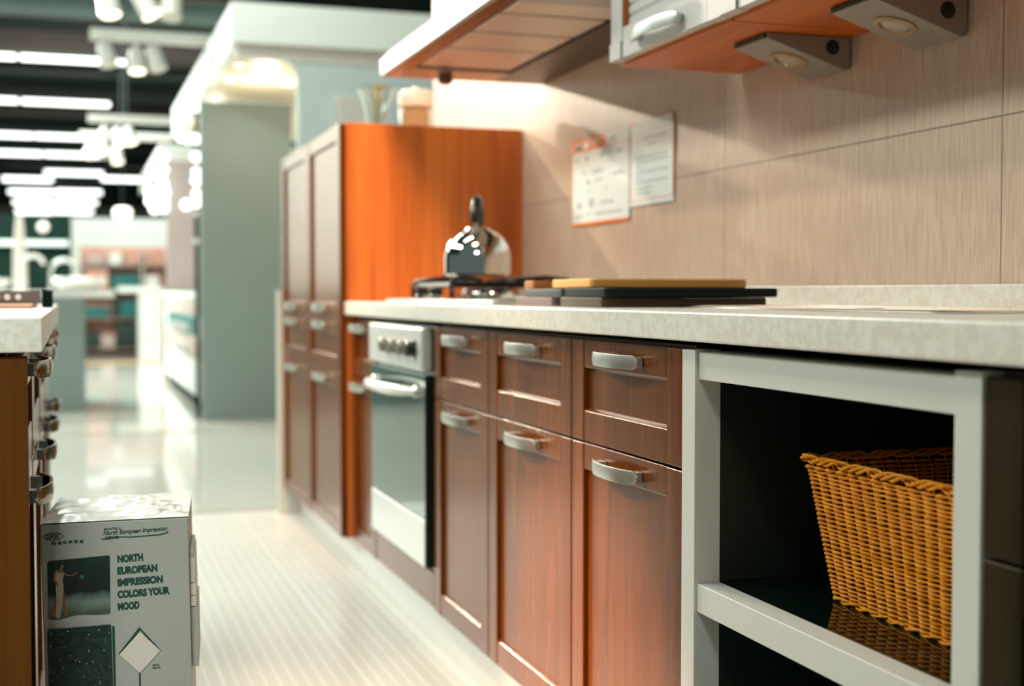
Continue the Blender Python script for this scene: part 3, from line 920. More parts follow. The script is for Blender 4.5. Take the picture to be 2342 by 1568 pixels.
MB().box(1.05, XW - 0.003, 3.02, 3.36, z0 + 0.302, 2.70).build('chimney', 'white_front', t, 0.002)
m = MB(); m.lathe([(0.010, 0), (0.020, 0.006), (0.022, 0.014), (0.020, 0.0275)], (1.02, 3.66, z0 - 0.0285), 20)
m.build('oil_cup', 'brown_cup', t, 0, True)

# ------------------------------------------------------------------ wall cabinets with tambour shutters
def wall_cabinet(y0, y1, label):
    XC, z0, z1 = 1.048, 1.316, 1.98
    t = thing('wall_cabinet', (1.2, (y0 + y1) / 2, z0), label, 'cabinet', 'white fronted wall cabinets over the countertop')
    MB().box(XC + 0.024, XW - 0.001, y0 + 0.001, y1 - 0.001, z0 - 0.006, z1).build('carcass', 'laminate_y', t, 0.001)
    MB().box(XC, XC + 0.0235, y1 - 0.056, y1, z0 + 0.001, z1).build('stile', 'white_front', t, 0.001)
    MB().box(XC - 0.003, XC - 0.0002, y1 - 0.056, y1, z0 + 0.001, z0 + 0.036).build('stile_foot', 'white_front', t, 0.001)
    MB().box(XC, XC + 0.0235, y0, y0 + 0.050, z0 + 0.001, z1).build('stile', 'white_front', t, 0.001)
    ya, yb = y0 + 0.052, y1 - 0.058
    r = MB().box(XC + 0.001, XC + 0.0225, ya, yb, z0 + 0.002, z0 + 0.062).build('shutter_rail', 'white_front', t, 0.001)
    handle_mb((ya + yb) / 2 + 0.01, z0 + 0.028, XC + 0.001, 0.105, 0.034, 0.012).build('handle', 'satin', r, 0.0008, True)
    m = MB()
    pts = []
    x = XC + 0.018
    zz = z0 + 0.063
    pts = [(x + 0.005, zz), (x + 0.005, z1 - 0.01)]
    k = 0
    prof = []
    z = zz
    while z < z1 - 0.03:
        prof += [(x - 0.000, z), (x - 0.004, z + 0.004), (x - 0.004, z + 0.018), (x, z + 0.0215)]
        z += 0.0222
    m.prism(pts[:1] + prof + pts[1:], 'y', ya + 0.001, yb + 0.001)
    m.build('tambour_shutter', 'white_front', t, 0, False)
    MB().box(XC + 0.002, XC + 0.0225, yb + 0.0015, yb + 0.0018, z0 + 0.063, z1).build('shutter_guide', 'laminate', t)
    return t
wall_cabinet(2.028, 2.506, 'white shuttered wall cabinet above the papers, next to the hood')
wall_cabinet(1.500, 2.024, 'white fronted wall cabinet running out of the top edge of the photo')
wall_cabinet(0.970, 1.496, 'nearest white fronted wall cabinet, above the frame')

# ------------------------------------------------------------------ wedge lamps under the wall cabinets
def wedge_lamp(yn, yf, label):
    zt = 1.3092
    t = thing('under_cabinet_lamp', (1.27, (yn + yf) / 2, zt), label, 'lamp', 'unlit wedge lamps under the wall cabinet')
    xb, xt, zb = XW - 0.004, 1.172, 1.250
    m = MB()
    m.prism([(xt, zt), (xb, zt), (xb, zb + 0.004), (xb - 0.012, zb), (xt, zt - 0.010)], 'y', yn, yf)
    m.build('body', 'lamp_grey', t, 0.0015)
    m = MB(); m.box(xt - 0.004, xt + 0.014, yn + 0.004, yf - 0.003, zt - 0.0095, zt - 0.001)
    m.build('front_grip', 'black', t, 0.001)
    # switch hole on the near face
    m = MB(); m.lathe([(0.0135, 0), (0.0135, -0.0008), (0.011, -0.0012)], (xb - 0.037, yn - 0.0001, zt - 0.019), 24, 'y')
    m.build('switch', 'black', t, 0, True)
    # round lens on the sloping face
    p0 = Vector((xt, 0, zt - 0.010)); p1 = Vector((xb - 0.012, 0, zb))
    mid = (p0 + p1) * 0.5 + Vector((0.0, (yn + yf) / 2, 0))
    d = (p1 - p0).normalized()
    nrm = Vector((d.z, 0, -d.x))
    if nrm.z > 0: nrm = -nrm
    y = Vector((0, 1, 0))
    def ring(rad, h, seg=28):
        return [tuple(mid + d * rad * math.cos(2 * PI * k / seg) + y * rad * math.sin(2 * PI * k / seg) + nrm * h) for k in range(seg)]
    m = MB(); loft(m, [ring(0.036, -0.001), ring(0.036, 0.002), ring(0.033, 0.004), ring(0.027, 0.004), ring(0.025, 0.001)])
    m.build('bezel', 'lens_ring', t, 0, True)
    m = MB(); loft(m, [ring(0.0245, -0.0005), ring(0.022, 0.0022), ring(0.012, 0.0036), ring(0.004, 0.004)], True, True)
    m.build('lens', 'lens', t, 0, True)
    return t
wedge_lamp(2.087, 2.208, 'grey wedge lamp under the wall cabinet, the one nearer the hood')
wedge_lamp(1.758, 1.880, 'grey wedge lamp under the wall cabinet, the one farther from the hood')

# ------------------------------------------------------------------ papers on the tiles
def sheet(label, y0, y1, z0, z1, bulge):
    t = thing('paper_notice', (XW - 0.003, (y0 + y1) / 2, z0), label, 'paper', 'paper notices stuck on the tiled wall')
    m = MB()
    N = 12
    vs, fs = [], []
    for i in range(N + 1):
        u = i / N
        y = y0 + (y1 - y0) * u
        x = XW - 0.0022 - bulge * math.sin(PI * min(1, u * 1.0)) - 0.006 * max(0, 0.25 - u) ** 1.0
        vs += [(x, y, z0), (x, y, z1), (x + 0.0004, y, z0), (x + 0.0004, y, z1)]
    for i in range(N):
        a, b = i * 4, i * 4 + 4
        fs += [(a, a + 1, b + 1, b), (a + 2, b + 2, b + 3, a + 3), (a, b, b + 2, a + 2), (a + 1, a + 3, b + 3, b + 1)]
    fs += [(0, 2, 3, 1), (N * 4, N * 4 + 1, N * 4 + 3, N * 4 + 2)]
    m.add(vs, fs).build('sheet', 'paper', t)
    def mark(name, mat, u0, u1, w0, w1, lift=0.0004):
        """patch in sheet fractions, u from the far (left) edge"""
        vs, fs = [], []
        K = 6
        for i in range(K + 1):
            u = 1 - (u0 + (u1 - u0) * i / K)
            y = y0 + (y1 - y0) * u
            x = XW - 0.0022 - bulge * math.sin(PI * u) - 0.006 * max(0, 0.25 - u) - lift
            vs += [(x, y, z1 - (z1 - z0) * w0), (x, y, z1 - (z1 - z0) * w1)]
        for i in range(K):
            fs.append((2 * i, 2 * i + 1, 2 * i + 3, 2 * i + 2))
        return MB().add(vs, fs).build(name, mat, t)
    return mark
mk = sheet('price notice with an orange header and lower edge on the tiled wall', 3.085, 3.490, 1.034, 1.270, 0.004)
mk('header_band', 'orange_ink', 0.0, 0.63, 0.0, 0.145)
mk('header_patch', 'paper', 0.04, 0.20, 0.045, 0.125, 0.0007)
mk('header_digits', 'dark_ink', 0.06, 0.20, 0.06, 0.115, 0.0010)
mk('header_patch', 'paper', 0.23, 0.33, 0.035, 0.115, 0.0007)
mk('header_patch', 'amber', 0.38, 0.52, 0.02, 0.10, 0.0007)
mk('header_mark', 'grey_ink', 0.70, 0.80, 0.05, 0.12, 0.0007)
mk('edge_line', 'orange_ink', 0.63, 1.0, 0.135, 0.145)
mk('edge_line', 'orange_ink', 0.0, 0.012, 0.145, 0.96)
mk('footer_band', 'orange_ink', 0.0, 1.0, 0.965, 1.0)
for (u0, u1, w0, w1, d) in ((.07, .13, .21, .25, 0), (.27, .33, .21, .26, 0), (.53, .60, .20, .26, 0), (.80, .88, .20, .25, 0), (.20, .28, .38, .40, 0), (.40, .58, .38, .42, 0), (.74, .92, .44, .49, 0),
                        (.30, .35, .49, .52, 1), (.44, .58, .49, .51, 1), (.07, .11, .47, .50, 0), (.32, .36, .60, .62, 0), (.62, .67, .60, .62, 0), (.10, .20, .72, .80, 0), (.34, .42, .70, .80, 0), (.55, .76, .75, .78, 0), (.06, .24, .87, .90, 1), (.29, .37, .86, .88, 1), (.45, .90, .87, .895, 0)):
    mk('printed_mark', 'dark_ink' if d and u1 - u0 < 0.06 else 'grey_ink', u0, u1, w0, w1)
mk = sheet('plain white notice of small text on the tiled wall, nearer the camera', 2.825, 3.084, 1.066, 1.272, 0.003)
mk('corner_mark', 'orange_ink', 0.0, 0.09, 0.0, 0.022)
mk('corner_mark', 'orange_ink', 0.96, 1.0, 0.0, 0.04)
mk('edge_line', 'orange_ink', 0.0, 0.018, 0.12, 0.93)
mk('edge_line', 'orange_ink', 0.985, 1.0, 0.04, 0.93)
mk('edge_line', 'orange_ink', 0.0, 1.0, 0.93, 0.938)
for (u0, u1, w) in ((.30, .88, .20), (.42, .64, .275), (.12, .88, .42), (.16, .90, .475), (.16, .30, .535), (.14, .88, .60), (.17, .30, .665), (.14, .88, .72), (.17, .55, .79), (.17, .52, .85)):
    mk('text_line', 'grey_ink', u0, u1, w, w + 0.018)

# ------------------------------------------------------------------ things on the tall cupboard
t = thing('glass_vase', (0.955, 4.22, 1.360), 'flared clear glass vase with a green stem on the cupboard', 'vase')
m = MB()
vc = (0.952, 4.25, 1.3605)
outer = [(0.030, 0.0), (0.034, 0.004), (0.034, 0.05), (0.038, 0.08), (0.048, 0.12), (0.062, 0.155)]
inner = [(0.059, 0.154), (0.045, 0.12), (0.035, 0.08), (0.031, 0.05), (0.030, 0.012)]
m.lathe(outer + inner, vc, 28)
m.build('vessel', 'clear', t, 0, True)
m = MB(); m.tube([(vc[0] - 0.004, vc[1], vc[2] + 0.0125), (vc[0], vc[1] + 0.004, vc[2] + 0.04), (vc[0] + 0.003, vc[1], vc[2] + 0.09), (vc[0] + 0.006, vc[1], vc[2] + 0.158)], 0.005, 8)
m.build('stem', 'stem', t, 0, True)
m = MB(); m.lathe([(0.004, 0), (0.022, 0.004), (0.024, 0.008), (0.010, 0.012)], (vc[0] + 0.010, vc[1], vc[2] + 0.154), 14)
m.build('leaf', 'leaf', t, 0, True)
t = thing('glass_canister', (1.085, 4.25, 1.360), 'glass canister with a white lid and pale peach filling on the cupboard', 'jar')
cc = (1.088, 4.27, 1.3605)
m = MB(); m.lathe([(0.050, 0.0), (0.054, 0.003), (0.054, 0.098), (0.050, 0.102), (0.0475, 0.102), (0.0475, 0.005)], cc, 32)
m.build('vessel', 'clear', t, 0, True)
m = MB(); m.lathe([(0.046, 0.006), (0.046, 0.090)], cc, 28)
m.build('filling', 'amber', t, 0, True)
m = MB(); m.lathe([(0.055, 0.103), (0.056, 0.106), (0.056, 0.150), (0.050, 0.156), (0.012, 0.158), (0.010, 0.168)], cc, 32)
m.build('lid', 'enamel_white', t, 0, True)

# ------------------------------------------------------------------ island on the left
XI = -0.057
def flip_handle(yc, zc, L=0.085):
    m = handle_mb(yc, zc, 0.0, L, 0.031, 0.0115, 0.0042)
    m.v = [(XI - x, y, z) for (x, y, z) in m.v]
    return m
def flip_front(name, parent, y0, y1, z0, z1, zt, zb):
    d = MB().box(XI - 0.020, XI - 0.009, y0 + 0.001, y1 - 0.001, z0 + 0.001, z1 - 0.001).build(name, 'veneer', parent)
    for (a, b) in ((y0, y0 + 0.053), (y1 - 0.053, y1)):
        MB().box(XI - 0.019, XI, a, b, z0, z1).build('stile', 'veneer', d, 0.002)
    for (a, b) in ((zt, z1), (z0, zb)):
        MB().box(XI - 0.019, XI - 0.001, y0 + 0.0535, y1 - 0.0535, a, b).build('rail', 'veneer', d, 0.002)
    return d
names = ['nearest island cabinet with an orange brown end panel at the left edge', 'second island cabinet from the camera, just behind the nearest one', 'third island cabinet from the camera along the left counter', 'farthest island cabinet along the left counter']
for k in range(4):
    y0 = 1.675 + 0.47 * k
    y1 = y0 + 0.468
    t = thing('island_cabinet', (-0.33, (y0 + y1) / 2, 0.10), names[k], 'cabinet', 'wood cabinets of the left island')
    MB().box(-0.62, XI - 0.021, y0 + (0.002 if k else 0.0), y1, 0.10, 0.772).build('carcass', 'board_dark', t)
    if k == 0:
        MB().box(-0.62, -0.0505, 1.652, 1.674, 0.0, 0.774).build('end_panel', 'island_wood', t, 0.001)
    d = flip_front('drawer', t, y0 + 0.0015, y1 - 0.0015, 0.6055, 0.770, 0.722, 0.660)
    flip_handle((y0 + y1) / 2 - 0.03, 0.750).build('handle', 'island_handle', d, 0.0008, True)
    d = flip_front('door', t, y0 + 0.0015, y1 - 0.0015, 0.104, 0.602, 0.554, 0.157)
    flip_handle((y0 + y1) / 2 - 0.03, 0.586).build('handle', 'island_handle', d, 0.0008, True)
tag(box('island_plinth', 'plinth', -0.60, -0.10, 1.68, 3.55, 0.0, 0.098), 'pale plinth under the left island cabinets', 'plinth')
tag(box('island_countertop', 'quartz', -0.66, -0.0325, 1.640, 3.60, 0.779, 0.820, None, 0.0025), 'white speckled stone countertop of the left island', 'countertop')
t = thing('tray', (-0.30, 2.95, 0.820), 'low mauve tray with a studded rim on the left island countertop', 'tray')
MB().box(-0.60, -0.070, 2.62, 3.10, 0.8205, 0.828).build('base', 'peach', t, 0.002)
MB().box(-0.595, -0.058, 2.75, 2.77, 0.8285, 0.853).build('rim', 'tray', t, 0.002)
for k in range(9):
    MB().lathe([(0.006, 0), (0.006, -0.003), (0.003, -0.004)], (-0.098 - 0.020 * k, 2.7498, 0.841), 12, 'y').build('stud', 'paper', t)
tag(box('sample_block', 'backdrop', -0.056, -0.036, 2.80, 2.90, 0.8205, 0.855, None, 0.002), 'small dark block beside the mauve tray on the left island', 'block')

# ------------------------------------------------------------------ carton on the floor
BW, BH, BD = 0.197, 0.5305, 0.235
carton = thing('carton', (-0.036, 1.915, 0.0), 'tall grey printed carton of stone samples on the floor beside the left island', 'box')
def bu(px, py):
    return ((px - 105 - 0.045 * (py - 1203)) * BW / 335.0, BH - (py - 1203) * 0.000608)
MB().box(0, BW, 0, BD, 0.0, BH).build('body', 'carton', None, 0.0015).parent = carton
def flat(name, mat, pts, y=-0.0006, th=0.0003):
    m = MB()
    m.prism([bu(*p) for p in pts], 'y', y, y + th)
    o = m.build(name, mat)
    o.parent = carton
    return o
def Z(px, py):                        # from the enlarged print study to carton face units
    return (100 + px / 4.149, 1190 + py / 4.149)
def put_text(name, body, px, py, wpx, hpx, bold=0.0, shear=0.0, mat='print_ink', smear=0.0):
    o = text_mesh(name, body, 0.02, mat, carton, wpx * BW / 335.0, bold, shear, hpx * 0.000608 if hpx else None, smear)
    u, v = bu(px, py)
    o.location = (u, -0.0007, v)
    o.rotation_euler = (PI / 2, math.radians(-1.5), 0)
    return o
def oval(cx, cy, a, b, k=28):
    return [(cx + a * math.cos(2 * PI * i / k), cy + b * math.sin(2 * PI * i / k)) for i in range(k)]
flat('logo_oval', 'print_ink', oval(135, 1231, 22, 8.6))
flat('logo_oval_inner', 'carton', oval(135, 1231, 20.4, 7.2), -0.0008)
put_text('logo_lettering', 'DUPONT', 118.5, 1237.3, 33, 12.5, 0.0006).location.y = -0.0010
put_text('printed_text', '创 造 科 学 奇 迹', 132, 1249.5, 71, 8.0, 0.0003)
put_text('printed_text', 'MONTELLI', 248.5, 1222.5, 37, 5.0, 0.0002)
put_text('printed_text', "North European Impression", 247, 1233.5, 146, 13.0, 0.0003, 0.3)
put_text('printed_text', '北欧印象', 250, 1243.5, 33, 8.0, 0.0003)
sw = [(240, 1239), (246, 1242), (262, 1240), (290, 1238.5), (310, 1240), (345, 1239), (372, 1238), (388, 1236), (396, 1231), (394, 1236.5), (380, 1240.5), (345, 1241.5), (312, 1242.5), (290, 1240.5), (262, 1242), (246, 1244.5)]
flat('swoosh', 'print_ink', sw)
pic = [(126, 1287)] + [(123 + 4, 1286), (259, 1280.5), (262.5, 1283), (266.5, 1412), (263, 1415.5), (235, 1415.5), (210, 1413.5), (188, 1413), (172, 1417), (150, 1421), (130, 1420.5), (126.5, 1417), (122.5, 1290)]
flat('picture', 'picture', pic[1:])
def zf(name, mat, pts, y):
    return flat(name, mat, [Z(*p) for p in pts], y)
zf('printed_gown', 'skin', [(108, 920), (128, 870), (160, 800), (178, 740), (176, 640), (246, 650), (255, 720), (275, 830), (294, 925), (262, 925), (240, 800), (210, 930), (170, 925)], -0.0008)
zf('printed_gown', 'gown', [(178, 930), (184, 790), (176, 640), (170, 590), (168, 560), (176, 500), (200, 512), (226, 506), (250, 500), (248, 548), (236, 590), (246, 640), (244, 700), (236, 800), (222, 940), (196, 948)], -0.0010)
zf('printed_skin', 'skin', [(160, 497), (178, 486), (205, 480), (212, 492), (250, 500), (252, 520), (225, 512), (200, 516), (176, 502), (168, 540), (166, 575), (184, 605), (198, 618), (190, 634), (170, 612), (150, 586), (150, 540)], -0.0012)
zf('printed_skin', 'skin', [(246, 500), (262, 520), (290, 536), (326, 540), (350, 528), (368, 512), (378, 514), (374, 524), (352, 542), (326, 552), (288, 550), (256, 536)], -0.0013)
zf('printed_skin', 'skin', oval(230, 456, 16, 24), -0.0011)
zf('printed_skin', 'skin', [(214, 470), (234, 472), (232, 496), (206, 496)], -0.00115)
zf('printed_hair', 'hair', [(206, 440), (210, 418), (228, 412), (242, 420), (238, 430), (224, 432), (218, 450), (214, 472), (204, 462)], -0.0014)
zf('printed_star', 'star', [(412, 592), (410, 572), (380, 578), (404, 562), (392, 540), (412, 554), (424, 538), (422, 560), (444, 566), (424, 574), (434, 596), (416, 580)], -0.0009)
for (w, x, y, wd) in (('NORTH', 280.5, 1297.5, 58.5), ('EUROPEAN', 281, 1325, 91.5), ('IMPRESSION', 282, 1352, 103.5), ('COLORS YOUR', 282.3, 1379.5, 119.5), ('MOOD', 283.3, 1407.3, 49.5)):
    put_text('headline', w, x, y, wd, 17.5, 0.0010, 0.0, 'print_ink', 0.00012)
flat('sample_shadow', 'print_ink', [(333, 1450), (384, 1508), (381, 1510), (335, 1458), (289, 1511), (286, 1509)], -0.0008)
flat('sample_shadow', 'print_ink', [(334, 1555), (338, 1555), (341, 1640), (337, 1640)], -0.0008)
flat('sample_tile', 'diamond', [(334.5, 1461), (382.5, 1508), (336.5, 1556), (288, 1510.5)], -0.0025, 0.0022)
put_text('printed_text', 'MONO', 365, 1543, 16, 4.2, 0.0002)
put_text('printed_text', '白沙', 366, 1549.5, 18, 4.6, 0.0002)
flat('stone_sample', 'black_stone', [(126, 1446), (128, 1442), (266, 1439.5), (268.5, 1442), (278, 1640), (134, 1642)], -0.0030, 0.0028)
flat('sample_edge', 'print_ink', [(270.5, 1443), (276.5, 1445), (284, 1640), (279, 1640)], -0.0008)
# sample chips in the side rack
for (pa, pb, mt, ex) in ((1290, 1302, 'carton', 0.006), (1302, 1362, 'booth_beige', 0.0075), (1364, 1392, 'diamond', 0.008), (1393, 1418, 'diamond', 0.008), (1420, 1560, 'carton', 0.010)):
    za, zb_ = bu(440, pa)[1], bu(440, pb)[1]
    o = MB().box(BW + 0.0003, BW + ex, 0.02, 0.16, zb_, za).build('sample_chip', mt, None, 0.0008)
    o.parent = carton
# crumpled film over the top
m = MB()
NX, NY = 30, 14
vs, fs = [], []
rnd = random.Random(3)
for i in range(NX + 1):
    for j in range(NY + 1):
        u, v = i / NX, j / NY
        edge = min(u, 1 - u, v, 1 - v)
        h = 0.0015 + (0.0022 * rnd.random() + 0.004 * math.sin(u * 9 + v * 4) + 0.003 * math.sin(u * 23 - v * 17)) * min(1, edge * 8)
        vs.append((-0.001 + (BW + 0.002) * u, 0.001 + (BD - 0.002) * v, BH + max(0.0006, h)))
for i in range(NX):
    for j in range(NY):
        a = i * (NY + 1) + j
        fs.append((a, a + NY + 1, a + NY + 2, a + 1))
m.add(vs, fs)
o = m.build('plastic_film', 'wrap', None, 0, True)
o.parent = carton
carton.rotation_euler = (0, math.radians(-0.9), math.radians(-6.0))
carton.location.z = 0.0

# ------------------------------------------------------------------ display booth beyond the kitchen
t = thing('display_booth', (1.6, 9.0, 0.0), 'pale blue white display booth with a warm lit canopy beyond the cupboards', 'booth')
BX = 0.82
MB().box(BX, 4.2, 7.145, 7.20, 2.178, 2.392).build('fascia', 'booth_white', t, 0.003)
MB().box(BX, BX + 0.055, 7.2005, 11.45, 2.150, 2.392).build('side_fascia', 'booth_white', t, 0.003)
MB().box(BX + 0.03, 4.2, 7.17, 7.205, 2.098, 2.1775).build('lower_band', 'booth_beige', t, 0.002)
MB().box(BX + 0.06, 4.2, 7.21, 11.45, 2.155, 2.175).build('soffit', 'soffit', t)
# front wall with the rounded opening corner
m = MB()
pts = [(1.174, 0.0), (4.2, 0.0), (4.2, 2.0975), (1.11, 2.0975)]
for i in range(7):
    a = PI / 2 * i / 6
    pts.append((1.11 + 0.064 * math.sin(a), 2.0975 - 0.001 - 0.10 * (1 - math.cos(a))))
m.prism(pts, 'y', 7.175, 7.235)
m.build('front_wall', 'booth_blue', t, 0)
MB().box(1.360, 1.372, 7.166, 7.1745, 0.0, 1.90).build('seam_strip', 'booth_blue', t)
MB().box(1.385, 1.56, 7.150, 7.1745, 0.0, 1.92).build('pilaster', 'booth_beige', t, 0.003)
for (x, y, r) in ((0.93, 8.25, .035), (0.93, 7.72, .03), (1.30, 8.30, .04), (1.20, 7.5, .03), (1.55, 8.3, .04), (1.9, 7.8, .04)):
    MB().lathe([(r, 0.0), (r * 0.9, -0.006)], (x, y, 2.1545), 18).build('downlight', 'downlight', t)
for (x, y) in ((1.15, 8.2), (1.7, 8.0), (1.05, 10.3)):
    l = bpy.data.lights.new('booth_downlight', 'POINT'); l.energy = 9; l.color = (1, 0.86, 0.68); l.shadow_soft_size = 0.06
    o = bpy.data.objects.new('booth_downlight', l); o.location = (x, y, 1.98); COL.objects.link(o)
tag(box('partition_panel', 'grey_panel', 0.822, 1.425, 8.98, 9.08, 0.0, 2.12, None, 0.003), 'tall grey partition panel standing under the lit booth canopy', 'panel')
t = thing('light_post', (0.80, 9.2, 0.0), 'black post with a column of round white bulbs beside the grey partition', 'lamp')
MB().box(0.800, 0.830, 9.20, 9.23, 0.0, 2.12).build('post', 'backdrop', t)
for (x, z, r) in ((0.812, 2.105, .034), (0.812, 1.888, .034), (0.756, 1.892, .034), (0.708, 1.892, .026), (0.812, 1.768, .036), (0.812, 1.668, .030), (0.812, 1.610, .036), (0.812, 1.520, .032), (0.806, 1.460, .034), (0.742, 1.445, .036), (0.806, 1.385, .02), (0.806, 1.20, .02)):
    MB().lathe([(r * .3, -r * .95), (r * .8, -r * .6), (r, 0), (r * .8, r * .6), (r * .3, r * .95)], (x, 9.16, z), 14).build('bulb', 'bulb' if z > 1.4 else 'enamel_white', t, 0, True)
t = thing('drawer_counter', (1.15, 11.2, 0.0), 'long pale drawer counter behind the grey partition', 'counter')
MB().box(0.855, 1.45, 9.35, 13.1, 0.10, 0.815).build('body', 'booth_white', t)
MB().box(0.835, 1.46, 9.32, 13.15, 0.8155, 0.862).build('worktop', 'booth_white', t, 0.003)
MB().box(0.885, 1.42, 9.40, 13.05, 0.0, 0.0995).build('kick', 'backdrop', t)
for (za, zb_, mt, ya, yb) in ((0.70, 0.79, 'mauve', 9.4, 13.0), (0.54, 0.68, 'teal', 9.9, 12.6), (0.38, 0.52, 'mauve', 9.4, 13.0)):
    d = MB().box(0.842, 0.8545, ya, yb, za, zb_).build('drawer', mt, t, 0.002)
    if zb_ < 0.7:
        MB().box(0.815, 0.8415, 10.25, 12.0, za + 0.02, za + 0.075).build('handle', 'enamel_white', d, 0.004)
t = thing('display_booth', (1.4, 15.5, 0.0), 'farther pale booth with a canopy and a dusty pink panel', 'booth')
MB().box(0.86, 2.6, 13.60, 13.66, 2.17, 2.34).build('fascia', 'booth_white', t)
MB().box(0.86, 0.91, 13.665, 17.8, 2.13, 2.34).build('side_fascia', 'booth_white', t)
MB().box(0.95, 2.6, 13.67, 17.8, 2.15, 2.165).build('soffit', 'soffit', t)
MB().box(0.895, 1.60, 13.40, 13.47, 0.0, 2.15).build('back_panel', 'pink_panel', t)
for (x, z, r) in ((0.868, 2.176, .045), (0.868, 2.05, .04), (0.84, 1.96, .05), (0.868, 1.90, .04), (0.872, 1.83, .05), (0.735, 1.83, .05), (0.80, 1.82, .045), (0.745, 1.745, .055), (0.80, 1.74, .05), (0.86, 1.74, .05), (0.86, 1.68, .05), (0.78, 1.67, .05)):
    MB().lathe([(r * .3, -r * .95), (r * .8, -r * .6), (r, 0), (r * .8, r * .6), (r * .3, r * .95)], (x, 13.30, z), 12).build('bulb', 'bulb', t, 0, True)

# ------------------------------------------------------------------ basin display on the left, far side
t = thing('display_counter', (-0.3, 10.5, 0.0), 'grey block counter with a white top behind the left island', 'counter')
MB().box(-1.8, 0.09, 9.95, 11.0, 0.0, 0.818).build('block', 'grey_panel', t, 0.003)
MB().box(-1.85, 0.30, 10.05, 11.1, 0.8185, 0.868).build('top', 'enamel_white', t, 0.006)
tag(MB().lathe([(0.10, 0), (0.16, 0.02), (0.21, 0.09), (0.20, 0.10), (0.14, 0.03)], (0.06, 10.6, 0.8685), 28).build('wash_basin', 'enamel_white', None, 0, True), 'white round wash basin at the right end of the grey block counter', 'basin')
tag(MB().lathe([(0.10, 0), (0.15, 0.02), (0.19, 0.08), (0.18, 0.09), (0.12, 0.03)], (-0.62, 10.65, 0.8685), 28).build('wash_basin', 'enamel_white', None, 0, True), 'white wash basin left on the grey block counter', 'basin')
def faucet(x, y, z, h, reach, label, mat='chrome'):
    t = thing('faucet', (x, y, z), label, 'faucet')
    MB().lathe([(0.022, 0), (0.022, 0.02), (0.015, 0.024)], (x, y, z), 16).build('base', mat, t, 0, True)
    p = [(x, y, z + 0.024)]
    for i in range(13):
        a = PI * i / 12 * 0.95
        p.append((x + reach / 2 - reach / 2 * math.cos(a), y - 0.03 * i / 12, z + h - reach / 2 + reach / 2 * math.sin(a)))
    MB().tube(p, 0.017, 10).build('spout', mat, t, 0, True)
faucet(-0.34, 10.45, 0.8685, 0.26, 0.15, 'white gooseneck faucet rising left on the grey block counter', 'enamel_white')
faucet(-0.15, 10.85, 0.8685, 0.24, 0.20, 'grey gooseneck faucet rising behind the right wash basin', 'satin')
tag(MB().lathe([(0.055, 0), (0.050, 0.30), (0.028, 0.56), (0.018, 0.60)], (-0.375, 10.95, 0.8685), 16).build('shower_column', 'booth_beige', None, 0, True), 'tall tapered pale column standing on the grey block counter', 'column')
tag(box('backdrop_panel', 'backdrop', -0.76, 0.0, 15.5, 15.58, 0.0, 1.713), 'black display backdrop behind the grey block counter', 'panel')
tag(box('display_rail', 'booth_blue', -0.75, -0.02, 15.42, 15.495, 1.375, 1.43), 'pale rail fixed across the black backdrop', 'rail')
tag(MB().lathe([(0.053, 0), (0.06, -0.03), (0.036, -0.04)], (-0.285, 15.49, 1.58), 18, 'y').build('shower_head', 'booth_beige', None, 0, True), 'round pale shower head on the black backdrop', 'shower head')

# ------------------------------------------------------------------ far shelves with cartons
t = thing('shelving', (0.7, 19.5, 0.0), 'pale open shelving full of cartons at the far end of the aisle', 'shelf')
for z in (0.10, 0.52, 0.90, 1.25):
    MB().box(0.12, 1.9, 19.0, 19.28, z - 0.03, z).build('shelf_board', 'mauve', t)
for x in (0.10, 0.92, 1.88):
    MB().box(x, x + 0.03, 19.0, 19.28, 0.0, 1.45).build('upright', 'booth_beige', t)
MB().box(0.10, 1.91, 19.285, 19.31, 0.0, 1.5).build('back_panel', 'peach', t)
rows = [
 (0.10, [(0.16, .20, .22, 'darkbox', 'dark carton at the left of the bottom shelf'), (0.38, .18, .18, 'mauve', 'mauve carton on the bottom shelf beside the dark one'), (0.58, .30, .34, 'darkbox', 'tall dark carton in the middle of the bottom shelf')]),
 (0.52, [(0.16, .32, .14, 'teal', 'low teal carton at the left of the second shelf'), (0.52, .10, .28, 'darkbox', 'narrow dark carton on the second shelf between the teal ones'), (0.64, .24, .22, 'teal', 'teal carton in the middle of the second shelf')]),
 (0.90, [(0.18, .30, .28, 'peach', 'peach carton at the left of the third shelf'), (0.52, .38, .20, 'teal', 'wide teal carton on the third shelf'), (0.98, .18, .20, 'enamel_white', 'white carton on the third shelf by the wide teal one')]),
 (1.25, [(0.22, .24, .12, 'mauve', 'mauve carton at the left of the top shelf'), (0.50, .16, .16, 'enamel_white', 'white carton on the top shelf beside the mauve one'), (0.70, .20, .14, 'peach', 'smaller peach carton on the top shelf'), (0.98, .34, .16, 'peach', 'wide peach carton at the right of the top shelf')]),
]
for z, lst in rows:
    for (x, w, h, mt, lb) in lst:
        tag(box('carton', mt, x, x + w, 18.96, 19.26, z + 0.001, z + h, None, 0.004), lb, 'box', 'cartons on the far shelving')
t = thing('white_desk', (0.9, 17.7, 0.0), 'white desk with a broad front leg before the far shelving', 'desk')
MB().box(0.56, 1.12, 17.5, 18.2, 0.865, 0.935).build('top', 'hall_white', t, 0.003)
MB().box(0.82, 1.11, 17.52, 18.1, 0.0, 0.8645).build('leg_panel', 'hall_white', t, 0.003)
struct(box('reflection_wall', 'hall_white', -3.3, -0.87, 16.0, 16.2, 0.0, 3.4))  # unseen white wall added for the cupboard doors to reflect
struct(box('reflection_wall', 'backdrop', -12.0, -3.35, 15.6, 15.8, 0.0, 3.4))  # unseen dark wall added so the nearer doors reflect less light
struct(box('wall_far', 'hall_white', 0.02, 9.0, 24.0, 24.2, 0.0, 2.15))
